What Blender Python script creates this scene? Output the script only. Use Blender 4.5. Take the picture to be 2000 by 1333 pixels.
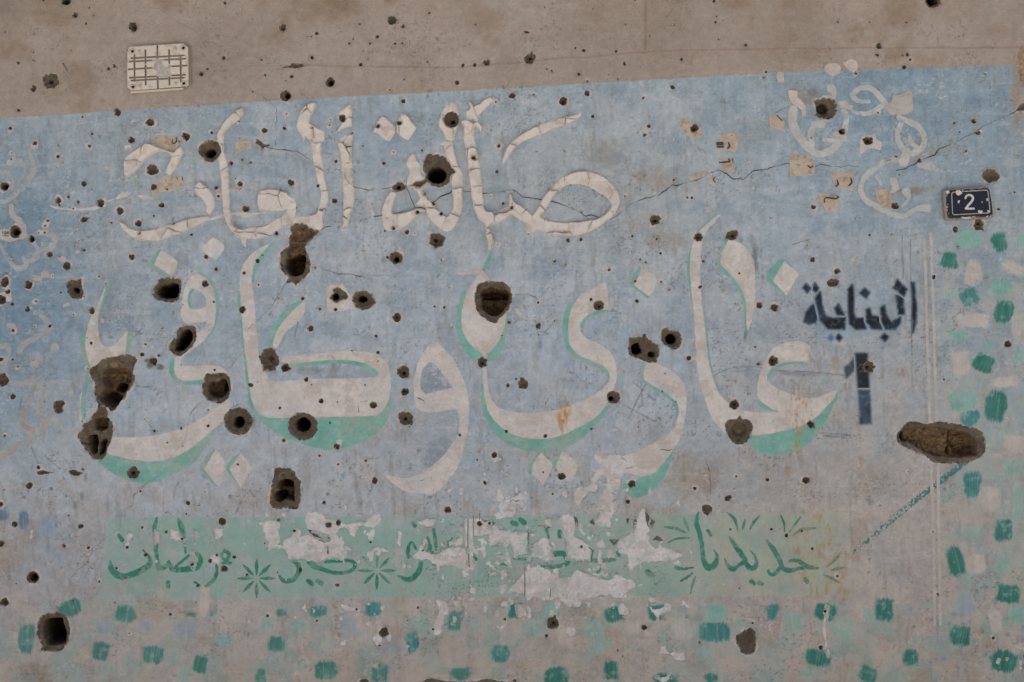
import bpy, math
import numpy as np

# ------------------------------------------------------------------ clear
for o in list(bpy.data.objects):
    bpy.data.objects.remove(o)
SC = bpy.context.scene
COL = SC.collection

# ------------------------------------------------------------------ scale: photograph pixel -> wall plane
S = 0.0015            # metres per photograph pixel on the wall
ZC = 2.4              # height of the picture centre above the ground
CXP, CYP = 1000.0, 666.5

# ------------------------------------------------------------------ camera
cam_d = bpy.data.cameras.new('camera')
cam_d.lens = 50.0
cam_d.sensor_width = 36.0
cam_d.clip_end = 500.0
cam = bpy.data.objects.new('camera', cam_d)
COL.objects.link(cam)
cam.location = (0.0, -2000 * S * 50.0 / 36.0, ZC)
cam.rotation_euler = (math.radians(90), 0, 0)
SC.camera = cam

# ------------------------------------------------------------------ world, sun, exposure
SUN_EL, SUN_AZ = 78.0, 20.0     # the sun stands behind the building: the wall is in open shade
w = bpy.data.worlds.new('World')
SC.world = w
w.use_nodes = True
nt = w.node_tree
bg = nt.nodes['Background']
sky = nt.nodes.new('ShaderNodeTexSky')
sky.sky_type = 'NISHITA'
sky.sun_disc = False
sky.sun_elevation = math.radians(SUN_EL)
sky.sun_rotation = math.radians(SUN_AZ)
sky.dust_density = 3.0
nt.links.new(sky.outputs[0], bg.inputs[0])
bg.inputs[1].default_value = 0.055
sd = bpy.data.lights.new('sun', 'SUN')
sd.energy = 4.5
sd.angle = math.radians(0.53)
sd.color = (1.0, 0.96, 0.90)
sun = bpy.data.objects.new('sun', sd)
COL.objects.link(sun)
sun.location = (0, 6, 12)
# light travels from +y (behind the wall) down towards -y
sun.rotation_euler = (math.radians(-(90 - SUN_EL)), 0, math.radians(-SUN_AZ))
SC.view_settings.view_transform = 'Standard'
SC.view_settings.look = 'None'
SC.view_settings.gamma = 1.0
SC.view_settings.use_curve_mapping = False
SC.view_settings.exposure = 1.2
SC.render.engine = 'CYCLES'

# ------------------------------------------------------------------ colour helpers
KALB = 1.6
def lin(c):
    c = np.asarray(c, dtype=np.float32) / 255.0
    c = np.clip(c, 0, 1)
    return np.where(c <= 0.04045, c / 12.92, ((c + 0.055) / 1.055) ** 2.4) * KALB
def lerp3(a, b, m):
    return a + (np.asarray(b, np.float32) - a) * m[..., None]
def sst(a, b, x):
    t = np.clip((x - a) / (b - a), 0, 1)
    return t * t * (3 - 2 * t)

# ------------------------------------------------------------------ noise
_rt = np.random.RandomState(7).rand(16, 256, 256).astype(np.float32)
def vn(x, y, k):
    ix = np.floor(x).astype(np.int32); iy = np.floor(y).astype(np.int32)
    fx = (x - ix).astype(np.float32); fy = (y - iy).astype(np.float32)
    fx = fx * fx * (3 - 2 * fx); fy = fy * fy * (3 - 2 * fy)
    t = _rt[k % 16]
    x0 = ix & 255; x1 = (ix + 1) & 255; y0 = iy & 255; y1 = (iy + 1) & 255
    a = t[y0, x0]; b = t[y0, x1]; c = t[y1, x0]; d = t[y1, x1]
    return (a + (b - a) * fx) * (1 - fy) + (c + (d - c) * fx) * fy
def fbm(X, Y, sc, octv=3, k=0, gain=0.5, sy=None):
    sy = sy or sc
    s = 0; a = 1.0; n = 0.0; f = 1.0
    for i in range(octv):
        s = s + a * vn(X / sc * f + 13.7 * i + 31 * k, Y / sy * f + 7.1 * i + 57 * k, k + i)
        n += a; a *= gain; f *= 2.03
    return s / n

def plates(X, Y, cell=46.0, seed=3):
    """distance to the nearest plate border, id noise and tilt of each plate"""
    gx_ = np.floor(X / cell); gy_ = np.floor(Y / cell)
    b1 = np.full(X.shape, 1e9, np.float32); b2 = b1.copy(); ida = np.zeros(X.shape, np.int64); cx = np.zeros_like(b1); cy = np.zeros_like(b1)
    for dj in (-1, 0, 1):
        for di in (-1, 0, 1):
            i = (gx_ + di).astype(np.int64); j = (gy_ + dj).astype(np.int64)
            px = (i + .15 + .7 * _rt[seed][j & 255, i & 255]) * cell; py = (j + .15 + .7 * _rt[seed + 1][j & 255, i & 255]) * cell
            d = np.hypot(X - px, Y - py)
            nb = d < b1
            b2 = np.where(nb, b1, np.minimum(b2, d)); cx = np.where(nb, px, cx); cy = np.where(nb, py, cy)
            ida = np.where(nb, (i & 255) * 256 + (j & 255), ida); b1 = np.where(nb, d, b1)
    r1 = _rt[5].ravel()[ida]; r2 = _rt[6].ravel()[ida]; r3 = _rt[7].ravel()[ida]
    return (b2 - b1) * .5, r1, (r2 - .5) * (X - cx) + (r3 - .62) * (Y - cy)

# ------------------------------------------------------------------ shapes in picture pixels
def q(ox, oy, s, pts):
    """tile coordinates (zoom s, origin ox, oy) -> photograph pixels; a third value is a radius"""
    r = []
    for p in pts:
        t = [ox + p[0] / s, oy + p[1] / s]
        if len(p) > 2:
            t.append(p[2] / s)
        r.append(tuple(t))
    return r
def smooth(P, n=4, closed=True, corner=55.0):
    P = np.asarray(P, np.float64)
    m = len(P)
    if m < 3:
        return P
    T = np.zeros_like(P)
    for i in range(m):
        if closed:
            a, b = P[i - 1], P[(i + 1) % m]
        else:
            a, b = P[max(i - 1, 0)], P[min(i + 1, m - 1)]
        u = P[i] - a; v = b - P[i]
        lu = np.hypot(u[0], u[1]); lv = np.hypot(v[0], v[1])
        if lu < 1e-6 or lv < 1e-6:
            T[i] = (b - a) * 0.5; continue
        ang = math.degrees(math.acos(max(-1, min(1, (u[0]*v[0]+u[1]*v[1]) / (lu*lv)))))
        if closed and ang > corner:
            T[i] = 0
        else:
            T[i] = (u / lu + v / lv) * 0.5 * min(lu, lv)
    out = []
    for i in range(m if closed else m - 1):
        p0, p1 = P[i], P[(i + 1) % m]; t0, t1 = T[i], T[(i + 1) % m]
        for j in range(n):
            t = j / n
            h = (2*t**3-3*t**2+1)*p0 + (t**3-2*t**2+t)*t0 + (-2*t**3+3*t**2)*p1 + (t**3-t**2)*t1
            out.append(h)
    if not closed:
        out.append(P[-1])
    return np.array(out)
def sdpoly(contours, X, Y):
    X = X.astype(np.float32); Y = Y.astype(np.float32)
    d2 = np.full(X.shape, 1e12, np.float32); ins = np.zeros(X.shape, bool)
    for P in contours:
        B = np.roll(P, -1, 0)
        for (ax, ay), (bx, by) in zip(P, B):
            ex, ey = bx - ax, by - ay
            l = ex * ex + ey * ey
            if l < 1e-9:
                continue
            wx = X - np.float32(ax); wy = Y - np.float32(ay)
            t = np.clip((wx * np.float32(ex) + wy * np.float32(ey)) / np.float32(l), 0, 1)
            dx = wx - np.float32(ex) * t; dy = wy - np.float32(ey) * t
            np.minimum(d2, dx * dx + dy * dy, out=d2)
            if abs(ey) > 1e-9:
                ins ^= ((Y < ay) != (Y < by)) & (wx < wy * np.float32(ex / ey))
    d = np.sqrt(d2)
    return np.where(ins, -d, d)
def sdstroke(strokes, X, Y, n=4):
    d = np.full(X.shape, 1e6, np.float32)
    for st in strokes:
        P = np.asarray(st, np.float64)
        if len(P) == 1:
            np.minimum(d, np.hypot(X - P[0, 0], Y - P[0, 1]) - P[0, 2], out=d); continue
        Q = smooth(P, n, closed=False)
        for a, b in zip(Q[:-1], Q[1:]):
            ex, ey = b[0] - a[0], b[1] - a[1]
            l = max(ex * ex + ey * ey, 1e-9)
            wx = X - a[0]; wy = Y - a[1]
            t = np.clip((wx * ex + wy * ey) / l, 0, 1)
            dd = np.hypot(wx - ex * t, wy - ey * t) - (a[2] + (b[2] - a[2]) * t)
            np.minimum(d, dd, out=d)
    return d

# ------------------------------------------------------------------ marching squares -> mesh
def march(F, X, Y, attrs):
    ny, nx = F.shape
    N = ny * nx
    ins = F < 0
    idg = np.arange(N).reshape(ny, nx)
    c = [ins[:-1, :-1], ins[:-1, 1:], ins[1:, 1:], ins[1:, :-1]]
    code = c[0] * 1 + c[1] * 2 + c[2] * 4 + c[3] * 8
    cor = [idg[:-1, :-1], idg[:-1, 1:], idg[1:, 1:], idg[1:, :-1]]
    edg = [N + idg[:-1, :-1], 2 * N + idg[:-1, 1:], N + idg[1:, :-1], 2 * N + idg[:-1, :-1]]
    faces = []
    for k in range(1, 16):
        m = code == k
        if not m.any():
            continue
        seq = []
        for a in range(4):
            b = (a + 1) % 4
            if k >> a & 1:
                seq.append(cor[a][m])
            if (k >> a & 1) != (k >> b & 1):
                seq.append(edg[a][m])
        seq.reverse()
        faces.append(np.stack(seq, 1))
    if not faces:
        return None
    u = np.unique(np.concatenate([f.ravel() for f in faces]))
    kind = u // N; base = u % N
    part = base + np.where(kind == 1, 1, np.where(kind == 2, nx, 0))
    part = np.minimum(part, N - 1)
    f0 = F.ravel()[base]; f1 = F.ravel()[part]
    den = np.where(np.abs(f0 - f1) < 1e-9, 1e-9, f0 - f1)
    t = np.where(kind == 0, 0.0, np.clip(f0 / den, 0, 1))
    def ev(A):
        A2 = A.reshape(N, -1)
        r = A2[base] * (1 - t)[:, None] + A2[part] * t[:, None]
        return r if A.ndim > 2 else r[:, 0]
    lut = np.full(3 * N, -1, np.int64); lut[u] = np.arange(len(u))
    faces = [lut[f] for f in faces]
    return ev(X), ev(Y), [ev(a) for a in attrs], faces
def mesh_from(name, V, faces, col=None, smoothf=True):
    me = bpy.data.meshes.new(name)
    V = np.asarray(V, np.float32)
    me.vertices.add(len(V))
    me.vertices.foreach_set('co', V.ravel())
    tot = np.concatenate([np.full(len(f), f.shape[1], np.int32) for f in faces])
    lp = np.concatenate([f.ravel() for f in faces]).astype(np.int32)
    me.loops.add(len(lp))
    me.loops.foreach_set('vertex_index', lp)
    me.polygons.add(len(tot))
    st = np.zeros(len(tot), np.int32); st[1:] = np.cumsum(tot)[:-1]
    me.polygons.foreach_set('loop_start', st)
    try:
        me.polygons.foreach_set('loop_total', tot)
    except Exception:
        pass
    me.polygons.foreach_set('use_smooth', np.full(len(tot), smoothf, bool))
    me.update(calc_edges=True)
    if col is not None:
        ca = me.color_attributes.new('Col', 'FLOAT_COLOR', 'POINT')
        c4 = np.ones((len(V), 4), np.float32); c4[:, :3] = col
        ca.data.foreach_set('color', c4.ravel())
    return me
def add(name, me, mat, parent=None, label=None, cat=None, group=None, kind=None, loc=None):
    o = bpy.data.objects.new(name, me)
    COL.objects.link(o)
    if me is not None and mat is not None:
        me.materials.append(mat)
    if parent is not None:
        o.parent = parent
    if loc is not None:
        o.location = loc
    if label: o['label'] = label
    if cat: o['category'] = cat
    if group: o['group'] = group
    if kind: o['kind'] = kind
    return o
def wxz(px, py):
    return (px - CXP) * S, ZC - (py - CYP) * S

# ------------------------------------------------------------------ materials (procedural; colour attribute = pigment of each coat)
def make_mat(name, rough=0.85, var=0.12, speck=0.0, bump=0.25, bscale=420.0, spec=0.25, streak=0.0, flat=None):
    m = bpy.data.materials.new(name)
    m.use_nodes = True
    t = m.node_tree; N = t.nodes; L = t.links
    b = N['Principled BSDF']
    b.inputs['Roughness'].default_value = rough
    b.inputs['Specular IOR Level'].default_value = spec
    if flat is None:
        a = N.new('ShaderNodeAttribute'); a.attribute_name = 'Col'
        base = a.outputs['Color']
    else:
        rgb = N.new('ShaderNodeRGB')
        f = lin(flat)
        rgb.outputs[0].default_value = (float(f[0]), float(f[1]), float(f[2]), 1)
        base = rgb.outputs[0]
    geo = N.new('ShaderNodeNewGeometry')
    n1 = N.new('ShaderNodeTexNoise'); n1.inputs['Scale'].default_value = bscale
    n1.inputs['Detail'].default_value = 4; n1.inputs['Roughness'].default_value = 0.65
    L.new(geo.outputs['Position'], n1.inputs['Vector'])
    n2 = N.new('ShaderNodeTexNoise'); n2.inputs['Scale'].default_value = 45.0
    n2.inputs['Detail'].default_value = 5; n2.inputs['Roughness'].default_value = 0.6
    L.new(geo.outputs['Position'], n2.inputs['Vector'])
    def mr(src, a0, a1, b0, b1):
        r = N.new('ShaderNodeMapRange')
        r.inputs[1].default_value = a0; r.inputs[2].default_value = a1
        r.inputs[3].default_value = b0; r.inputs[4].default_value = b1
        L.new(src, r.inputs[0]); return r.outputs[0]
    def mul(a_, b_):
        r = N.new('ShaderNodeMath'); r.operation = 'MULTIPLY'
        L.new(a_, r.inputs[0]); L.new(b_, r.inputs[1]); return r.outputs[0]
    v = mul(mr(n1.outputs['Fac'], 0.3, 0.7, 1 - var, 1 + var), mr(n2.outputs['Fac'], 0.3, 0.7, 1 - var * 0.6, 1 + var * 0.6))
    if speck > 0:
        n3 = N.new('ShaderNodeTexNoise'); n3.inputs['Scale'].default_value = 290.0
        n3.inputs['Detail'].default_value = 2
        L.new(geo.outputs['Position'], n3.inputs['Vector'])
        v = mul(v, mr(n3.outputs['Fac'], 0.655, 0.70, 1.0, 1.0 - speck))
    if streak > 0:
        mp = N.new('ShaderNodeMapping'); mp.inputs['Scale'].default_value = (520, 520, 22)
        L.new(geo.outputs['Position'], mp.inputs['Vector'])
        n4 = N.new('ShaderNodeTexNoise'); n4.inputs['Scale'].default_value = 1.0
        n4.inputs['Detail'].default_value = 3
        L.new(mp.outputs[0], n4.inputs['Vector'])
        v = mul(v, mr(n4.outputs['Fac'], 0.3, 0.7, 1 - streak, 1 + streak))
    vm = N.new('ShaderNodeVectorMath'); vm.operation = 'SCALE'
    L.new(base, vm.inputs[0]); L.new(v, vm.inputs['Scale'])
    L.new(vm.outputs[0], b.inputs['Base Color'])
    if bump > 0:
        bp = N.new('ShaderNodeBump'); bp.inputs['Strength'].default_value = bump
        bp.inputs['Distance'].default_value = 0.002
        L.new(n1.outputs['Fac'], bp.inputs['Height'])
        L.new(bp.outputs[0], b.inputs['Normal'])
    return m
M = {}
M['wall'] = make_mat('painted_plaster', 0.9, 0.12, 0.34, 1.0, 400, 0.2)
M['paint'] = make_mat('brushed_paint', 0.8, 0.075, 0.24, 0.4, 380, 0.2)
M['dab'] = make_mat('dry_brush_paint', 0.8, 0.09, 0.2, 0.4, 430, 0.2, streak=0.07)
M['relief'] = make_mat('flaking_thick_paint', 0.85, 0.08, 0.2, 0.5, 300, 0.2)
M['plaster'] = make_mat('bare_white_plaster', 0.95, 0.09, 0.28, 0.6, 350, 0.15)
M['cement'] = make_mat('broken_cement', 0.95, 0.22, 0.25, 1.0, 300, 0.15)
M['paper'] = make_mat('tan_paper', 0.9, 0.09, 0.15, 0.6, 220, 0.15)
M['crack'] = make_mat('crack_shade', 1.0, 0.2, 0.0, 0.0, 300, 0.05)  # dark colour that paints shade into the crack strips
M['enamel'] = make_mat('enamel', 0.32, 0.06, 0.1, 0.1, 200, 0.4)
M['plastic'] = make_mat('old_plastic', 0.55, 0.05, 0.15, 0.12, 250, 0.35)
# ------------------------------------------------------------------ bullet holes: (x, y, r) in tile coordinates at 4x
PITS = {
 (0, 0): [(338,5,10),(585,120,23),(696,62,10),(735,122,9),(671,186,11),(1042,215,36),(38,250,11),(465,252,5),(995,22,5),(1756,22,16),(1396,87,6),(1611,141,6),(1975,150,8),(966,162,5),(983,131,4),(1225,217,4),(40,396,5),(262,412,7),(260,471,7),(143,494,14),(395,632,62),(260,688,30),(342,730,6),(561,394,6),(848,538,16),(892,517,15),(1747,455,17),(1572,577,21),(1620,541,10),(1645,517,5),(1975,717,8),(1755,608,4),(1805,594,4),(1677,652,4),(145,863,14),(270,886,5),(314,902,5),(511,840,5),(644,917,9),(806,780,5),(917,880,28),(1174,957,32),(1553,832,8),(1049,961,7),(81,1004,16),(722,1048,11),(776,1064,7),(271,1118,20),(330,1153,6),(456,1138,8),(701,1142,15),(455,1224,14),(1026,1095,28),(1452,1067,32),(1398,1108,8),(1866,950,10),(1655,1040,12),(93,1196,8),(88,1247,9),(70,1272,5),(148,1220,4),(1891,1248,11),(1958,1271,12),(1805,1275,19),(1187,1330,46),(828,1320,5),(1071,1035,5),(207,255,4),(1857,307,4),(1645,250,4)],
 (500, 0): [(210,220,32),(475,263,14),(432,285,10),(404,287,6),(677,72,6),(548,98,4),(812,188,12),(1065,155,37),(1148,206,15),(1238,188,5),(1352,101,12),(1714,192,10),(1597,0,8),(946,288,15),(760,308,8),(730,342,10),(890,341,10),(1086,343,11),(1143,338,9),(904,373,4),(438,451,13),(44,470,10),(502,474,5),(815,505,17),(699,528,6),(1338,484,11),(1615,509,15),(1708,509,15),(1803,490,28),(1239,410,6),(1740,252,5),(1877,313,4),(1608,570,4),(1573,648,18),(1157,622,8),(279,597,17),(71,588,13),(234,631,8),(155,482,4),(1044,703,8),(296,292,4),(40,306,4),(1152,792,17),(1350,749,6),(237,890,8),(583,937,7),(573,980,7),(222,1003,16),(65,1021,22),(676,927,30),(955,987,15),(1121,962,20),(1875,797,10),(440,1000,7),(437,1098,6),(836,1142,7),(1076,1190,7),(1300,1175,10),(1415,1188,5),(751,1043,9),(625,1262,14),(801,1276,6),(999,1277,15),(1897,1140,16),(1703,1235,18),(1690,1147,6),(323,830,4)],
 (1000, 0): [(0,748,28),(255,57,9),(961,3,8),(708,39,5),(636,71,8),(1101,98,5),(1578,10,13),(1598,130,8),(1650,161,6),(1590,177,12),(886,193,10),(1268,198,7),(1074,282,7),(1615,310,8),(1828,352,15),(538,228,4),(626,278,5),(205,307,5),(495,378,9),(563,391,17),(141,460,46),(815,401,12),(394,431,5),(475,442,4),(1322,466,14),(879,498,15),(273,542,8),(311,554,9),(525,578,16),(752,586,8),(590,636,9),(828,620,10),(885,600,5),(1410,503,5),(1985,563,11),(1965,605,10),(170,740,10),(590,732,24),(401,792,33),(1027,765,14),(1254,685,17),(631,911,14),(589,911,5),(1164,824,6),(1670,796,5),(1766,935,5),(1069,985,18),(1037,1055,16),(1425,1003,32),(638,1035,6),(409,1180,7),(1848,1282,7),(62,1282,4),(1560,656,4),(1490,723,4)],
 (1500, 0): [(547,175,10),(793,176,8),(1080,177,9),(1150,13,5),(1697,142,6),(868,364,24),(853,428,15),(1052,433,9),(1092,427,18),(1111,468,10),(1064,527,18),(1537,271,5),(1490,283,8),(219,301,5),(1759,314,5),(288,420,6),(688,573,13),(1698,580,8),(859,883,9),(1455,961,12),(1608,949,21),(1640,1040,20),(1497,1033,9),(1437,1034,7),(1550,1181,12),(1185,1257,18),(1000,1223,11),(1323,946,4),(1790,826,4),(338,1078,9),(1400,8,5),(780,1100,38),(1948,1212,5),(700,324,4)],
 (0, 333): [(658,104,24),(718,150,8),(455,235,26),(465,272,10),(533,208,12),(610,248,15),(783,258,30),(573,300,9),(646,300,4),(1060,48,6),(1022,246,6),(938,320,30),(655,384,28),(1080,415,24),(1263,270,23),(1203,132,25),(1305,149,9),(1202,356,9),(1688,133,19),(1706,202,12),(1877,106,21),(1840,64,8),(1923,303,26),(1935,160,4),(1480,80,4),(372,392,12),(352,433,10),(871,408,10),(1217,455,5),(1359,413,10),(1495,500,13),(1093,490,8),(1580,467,5),(350,486,9),(301,488,8),(477,514,6),(427,510,5),(617,553,7),(594,591,5),(657,623,14),(603,640,4),(780,608,6),(875,633,5),(387,660,23),(466,678,7),(93,680,7),(268,664,5),(171,668,6),(1030,677,24),(522,749,33),(1611,676,18),(1688,772,15),(1479,700,4),(774,829,8),(730,778,5),(410,826,6),(221,893,33),(39,874,36),(62,948,20),(12,1010,35),(96,1046,16),(655,987,7),(476,955,10),(281,1024,10),(214,1085,22),(642,1055,6),(505,1067,5),(533,1047,4),(717,1095,26),(1012,876,5),(1115,856,5),(827,887,7),(878,992,6),(1602,886,28),(1671,1028,10),(1429,1052,7),(1410,1068,5),(1773,1069,6),(1551,1124,4),(1893,1090,28),(1907,803,14),(103,1251,14),(270,1222,9),(390,1217,14),(470,1286,7),(320,1194,5),(281,1115,6),(573,1126,8),(64,1147,5),(70,1210,5),(1269,1235,8),(800,1170,4),(680,1308,6),(788,1295,4),(262,835,6),(322,835,5),(1280,1293,5),(597,447,6),(340,577,6),(408,587,5)],
 (500, 333): [(275,95,27),(485,121,15),(190,155,5),(905,154,6),(613,239,21),(320,292,8),(519,312,5),(1072,10,5),(944,33,4),(1883,10,16),(1318,186,9),(1262,329,13),(1390,264,12),(1449,339,13),(1931,261,13),(1953,264,5),(1998,294,14),(1830,205,6),(1075,452,15),(1006,475,9),(1180,482,19),(1241,492,7),(160,493,17),(652,510,7),(1024,368,5),(1888,582,6),(1412,545,62),(1027,680,13),(1449,702,8),(466,760,10),(489,828,6),(55,664,9),(15,708,17),(20,895,9),(1428,818,7),(1512,916,7),(1475,855,4),(367,1000,16),(499,1083,11),(621,1087,15),(425,1233,26),(1104,1150,36),(1395,1065,9),(1470,1071,11),(939,1294,15),(1533,1224,7),(1332,1197,5),(1977,1187,15),(1923,1290,8),(318,1190,6),(807,488,4),(927,507,5),(1118,608,4)],
 (1000, 333): [(883,201,8),(1098,155,6),(1264,77,10),(1370,213,11),(1405,215,12),(437,546,19),(539,542,14),(335,708,13),(418,741,7),(379,739,4),(760,777,13),(1117,388,46),(1233,447,6),(940,516,10),(1130,538,10),(1160,648,12),(1001,696,10),(1045,720,10),(1455,522,34),(1719,507,48),(1617,653,6),(1497,710,13),(1775,806,10),(963,866,11),(1166,872,11),(1229,933,8),(1230,831,4),(1470,911,16),(975,1021,16),(616,1007,14),(205,1034,11),(205,1216,25),(208,1287,9),(332,1178,8),(1744,1041,6),(1934,1055,26),(1669,943,5),(600,1140,4),(365,627,4),(1745,577,5),(1521,308,5)],
 (1500, 333): [(355,287,20),(658,373,5),(992,278,30),(1025,35,8),(687,13,6),(1463,462,24),(1648,420,46),(1483,596,8),(793,506,10),(965,498,9),(309,590,6),(348,700,21),(541,789,25),(1294,835,17),(52,1074,30),(108,1019,7),(1704,842,6),(952,1009,5),(677,693,6),(1800,302,13),(1925,172,9),(1890,180,7),(1235,1138,4),(245,176,4)],
 (0, 666): [(713,18,13),(1135,27,11),(8,146,18),(98,146,11),(138,202,11),(12,303,52),(100,435,23),(685,217,8),(1110,108,18),(1240,113,13),(1200,160,30),(1640,162,5),(1415,188,7),(1385,207,5),(1541,210,5),(1678,228,10),(1502,270,4),(1290,248,6),(580,355,6),(352,474,7),(1960,345,20),(1010,522,6),(1128,612,6),(643,630,8),(1627,541,8),(1207,704,12),(1415,684,13),(1626,665,14),(1356,749,6),(1425,757,5),(1493,757,5),(1308,795,9),(1429,822,7),(931,802,5),(1216,780,4),(468,706,6),(36,740,12),(80,748,5),(134,740,6),(234,795,4),(299,988,16),(650,1005,10),(230,1132,27),(35,1163,7),(1037,1030,50),(1105,875,5),(1860,965,12),(1942,1048,7),(982,1127,6),(1097,1176,10),(750,1220,6),(1603,1179,7),(1470,1268,18),(5,1275,20),(1037,1141,4)],
 (500, 666): [(105,148,88),(230,210,36),(393,303,19),(750,78,9),(955,92,15),(955,158,8),(1153,245,52),(1160,398,32),(1172,605,58),(1198,672,8),(1768,170,40),(12,322,7),(437,343,8),(853,345,9),(510,470,20),(637,478,8),(918,503,28),(187,525,12),(215,778,16),(578,640,10),(617,675,5),(632,826,26),(495,898,11),(642,965,10),(858,936,13),(1592,736,12),(1970,348,16),(1955,707,13),(1860,893,24),(1728,930,9),(1748,862,7),(1815,735,5),(1668,722,5),(1653,790,4),(928,1093,25),(533,1265,14),(820,1272,7),(1790,1110,17),(1745,1090,5),(1425,240,7),(1318,265,4),(1500,1320,28),(872,1075,5),(633,1134,5),(958,765,5),(1850,490,5),(1212,992,7),(228,371,4),(1262,855,6)],
 (1000, 666): [(85,336,45),(32,299,9),(608,331,7),(455,247,6),(1197,256,8),(996,254,6),(1175,395,9),(1280,477,7),(1382,137,19),(1900,47,10),(1925,182,18),(1737,498,38),(261,743,16),(141,725,6),(620,690,12),(810,713,6),(664,847,7),(988,674,7),(808,805,4),(243,1027,9),(385,1058,32),(317,1196,9),(935,1120,30),(906,1256,19),(1218,1199,5),(1428,1153,14),(1752,1058,9),(1735,1157,8),(1688,1230,27),(1523,1320,42),(1995,1085,14),(1113,940,5),(773,519,5),(1820,868,7),(1600,868,5),(150,627,4),(1425,8,6),(1425,128,5),(1512,165,4),(1587,377,6)],
 (1500, 666): [(38,158,38),(335,653,32),(298,1090,28),(1877,25,30),(785,205,46),(1375,303,9),(1095,1022,7),(1865,618,6),(380,40,6),(410,742,5),(1165,358,5),(875,272,5),(210,826,4),(650,995,4)],
 (0, 1000): [(115,97,24),(8,250,28),(630,113,22),(535,30,10),(497,268,19),(692,281,13),(126,560,8),(33,708,35),(1296,158,13),(993,278,13),(1138,335,18),(908,440,12),(776,545,11),(1545,576,15),(1752,445,28),(1738,78,30),(1694,338,12),(1640,383,17),(1830,354,16),(1500,410,14),(1930,492,12),(990,518,8),(1090,450,10),(1330,802,15),(1384,790,5),(1009,949,7),(571,692,10),(898,710,7),(200,704,6),(115,962,6),(653,765,6),(1455,17,9),(1082,5,6),(787,375,4),(603,505,5),(390,393,4),(1735,218,6),(1110,122,12),(1422,212,11)],
 (500, 1000): [(567,103,24),(643,86,22),(300,148,12),(345,455,20),(167,472,7),(636,573,17),(90,812,14),(475,851,9),(785,760,10),(1000,942,40),(1265,747,12),(1183,850,7),(1384,917,10),(1745,92,20),(1825,90,12),(1855,88,10),(1943,838,11),(1303,303,9),(893,238,10),(722,15,6),(745,685,5),(965,1045,10),(837,355,8),(1237,856,4),(1258,236,5),(70,245,8),(1882,798,4),(1700,848,4)],
 (1000, 1000): [(318,870,47),(270,970,15),(1033,903,22),(1880,868,10),(543,272,11),(1706,137,10),(865,1128,8),(825,1080,9),(651,949,6),(1365,827,6),(1466,1020,9),(572,295,6),(1775,597,8),(622,948,4),(1840,758,4),(20,1325,18),(1703,62,5)],
 (1500, 1000): [(27,136,12),(144,184,15),(265,150,10),(346,288,13),(543,503,12),(445,777,12),(415,1060,19),(1328,645,13),(1290,157,8),(1144,896,6),(1760,988,14),(1735,493,5),(1683,390,6),(858,1216,4)],
}
# holes with a traced outline: outline, list of inner cavities (polygon, depth m, edge px), dish depth m, note
BIG = []
def circ(x, y, r, ry=None, n=14, rot=0.0):
    ry = ry or r
    return [(x + r * math.cos(a + rot), y + ry * math.sin(a + rot)) for a in np.linspace(0, 2 * math.pi, n, endpoint=False)]
def big(out, inner=(), dish=0.010, tone=0):
    BIG.append((out, list(inner), dish, tone))
f = 4.0
big(circ(129, 0, 11, 11), [(circ(127, 3, 6.2, 5), .09, 2)], .008)
big(circ(410, 295, 21.5, 21), [(circ(410, 299, 10.5, 9), .05, 3), (circ(413, 297, 5, 5), .08, 2)], .010)
big(circ(645, 160.5, 9.4, 10.5), [(circ(646.5, 162, 4.8, 5), .09, 1.5)], .008)
big(circ(558, 188, 12, 11), [(circ(560.5, 187, 5.2, 6, rot=.6), .09, 1.5)], .007)
big(circ(882, 234, 15.5, 15.5, 16), [(circ(885, 238, 4.2, 4.2), .05, 2)], .009)
big(q(560,180,f,[(1075,510),(1110,485),(1180,490),(1230,500),(1280,560),(1300,600),(1320,625),(1280,660),(1270,710),(1190,745),(1130,735),(1095,710),(1040,740),(990,735),(1005,700),(1060,690),(1085,660),(1065,600),(1070,550)]),
    [(q(560,180,f,circ(1172,648,74,66)), .13, 2)], .014)
big(q(560,180,f,[(820,750),(850,715),(895,700),(935,735),(925,760),(880,780),(835,770)]), [(q(560,180,f,circ(873,745,15,17,rot=.4)), .07, 1.5)], .007)
big(q(500,333,f,[(270,440),(310,415),(370,415),(430,450),(500,475),(450,530),(400,580),(385,600),(415,680),(430,730),(415,800),(370,850),(320,885),(315,910),(295,885),(235,875),(250,835),(200,790),(190,740),(195,640),(220,610),(260,590),(255,540),(275,490),(265,455)]),
    [(q(500,333,f,[(230,690),(255,680),(320,650),(380,670),(385,740),(360,810),(310,825),(260,815),(225,750)]), .12, 2.5),
     (q(500,333,f,[(268,575),(390,570),(400,640),(340,690),(260,690),(240,640)]), .022, 5),
     (q(500,333,f,[(285,430),(370,425),(470,480),(390,560),(265,550)]), .010, 6)], .012, 1)
big(q(0,333,f,[(1190,970),(1210,900),(1245,850),(1300,840),(1370,840),(1410,850),(1420,910),(1405,980),(1390,1020),(1330,1035),(1270,1025),(1210,1005)]),
    [(q(0,333,f,[(1222,945),(1245,905),(1300,895),(1330,880),(1375,885),(1395,930),(1385,985),(1330,1000),(1290,1000),(1240,985)]), .12, 2)], .010)
big(q(0,333,f,[(515,885),(555,855),(600,860),(610,845),(640,850),(640,890),(650,930),(645,990),(600,1010),(555,990),(525,950)]),
    [(q(0,333,f,[(560,925),(585,915),(615,935),(605,960),(580,955)]), .09, 1.5)], .012)
g = 2.665
big(q(140,460,g,[(500,580),(515,555),(545,525),(550,490),(590,470),(640,475),(650,530),(630,575),(590,610),(560,630),(520,610)]),
    [(q(140,460,g,[(530,600),(545,540),(575,500),(605,490),(630,525),(610,565),(580,600)]), .12, 2)], .010)
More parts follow.
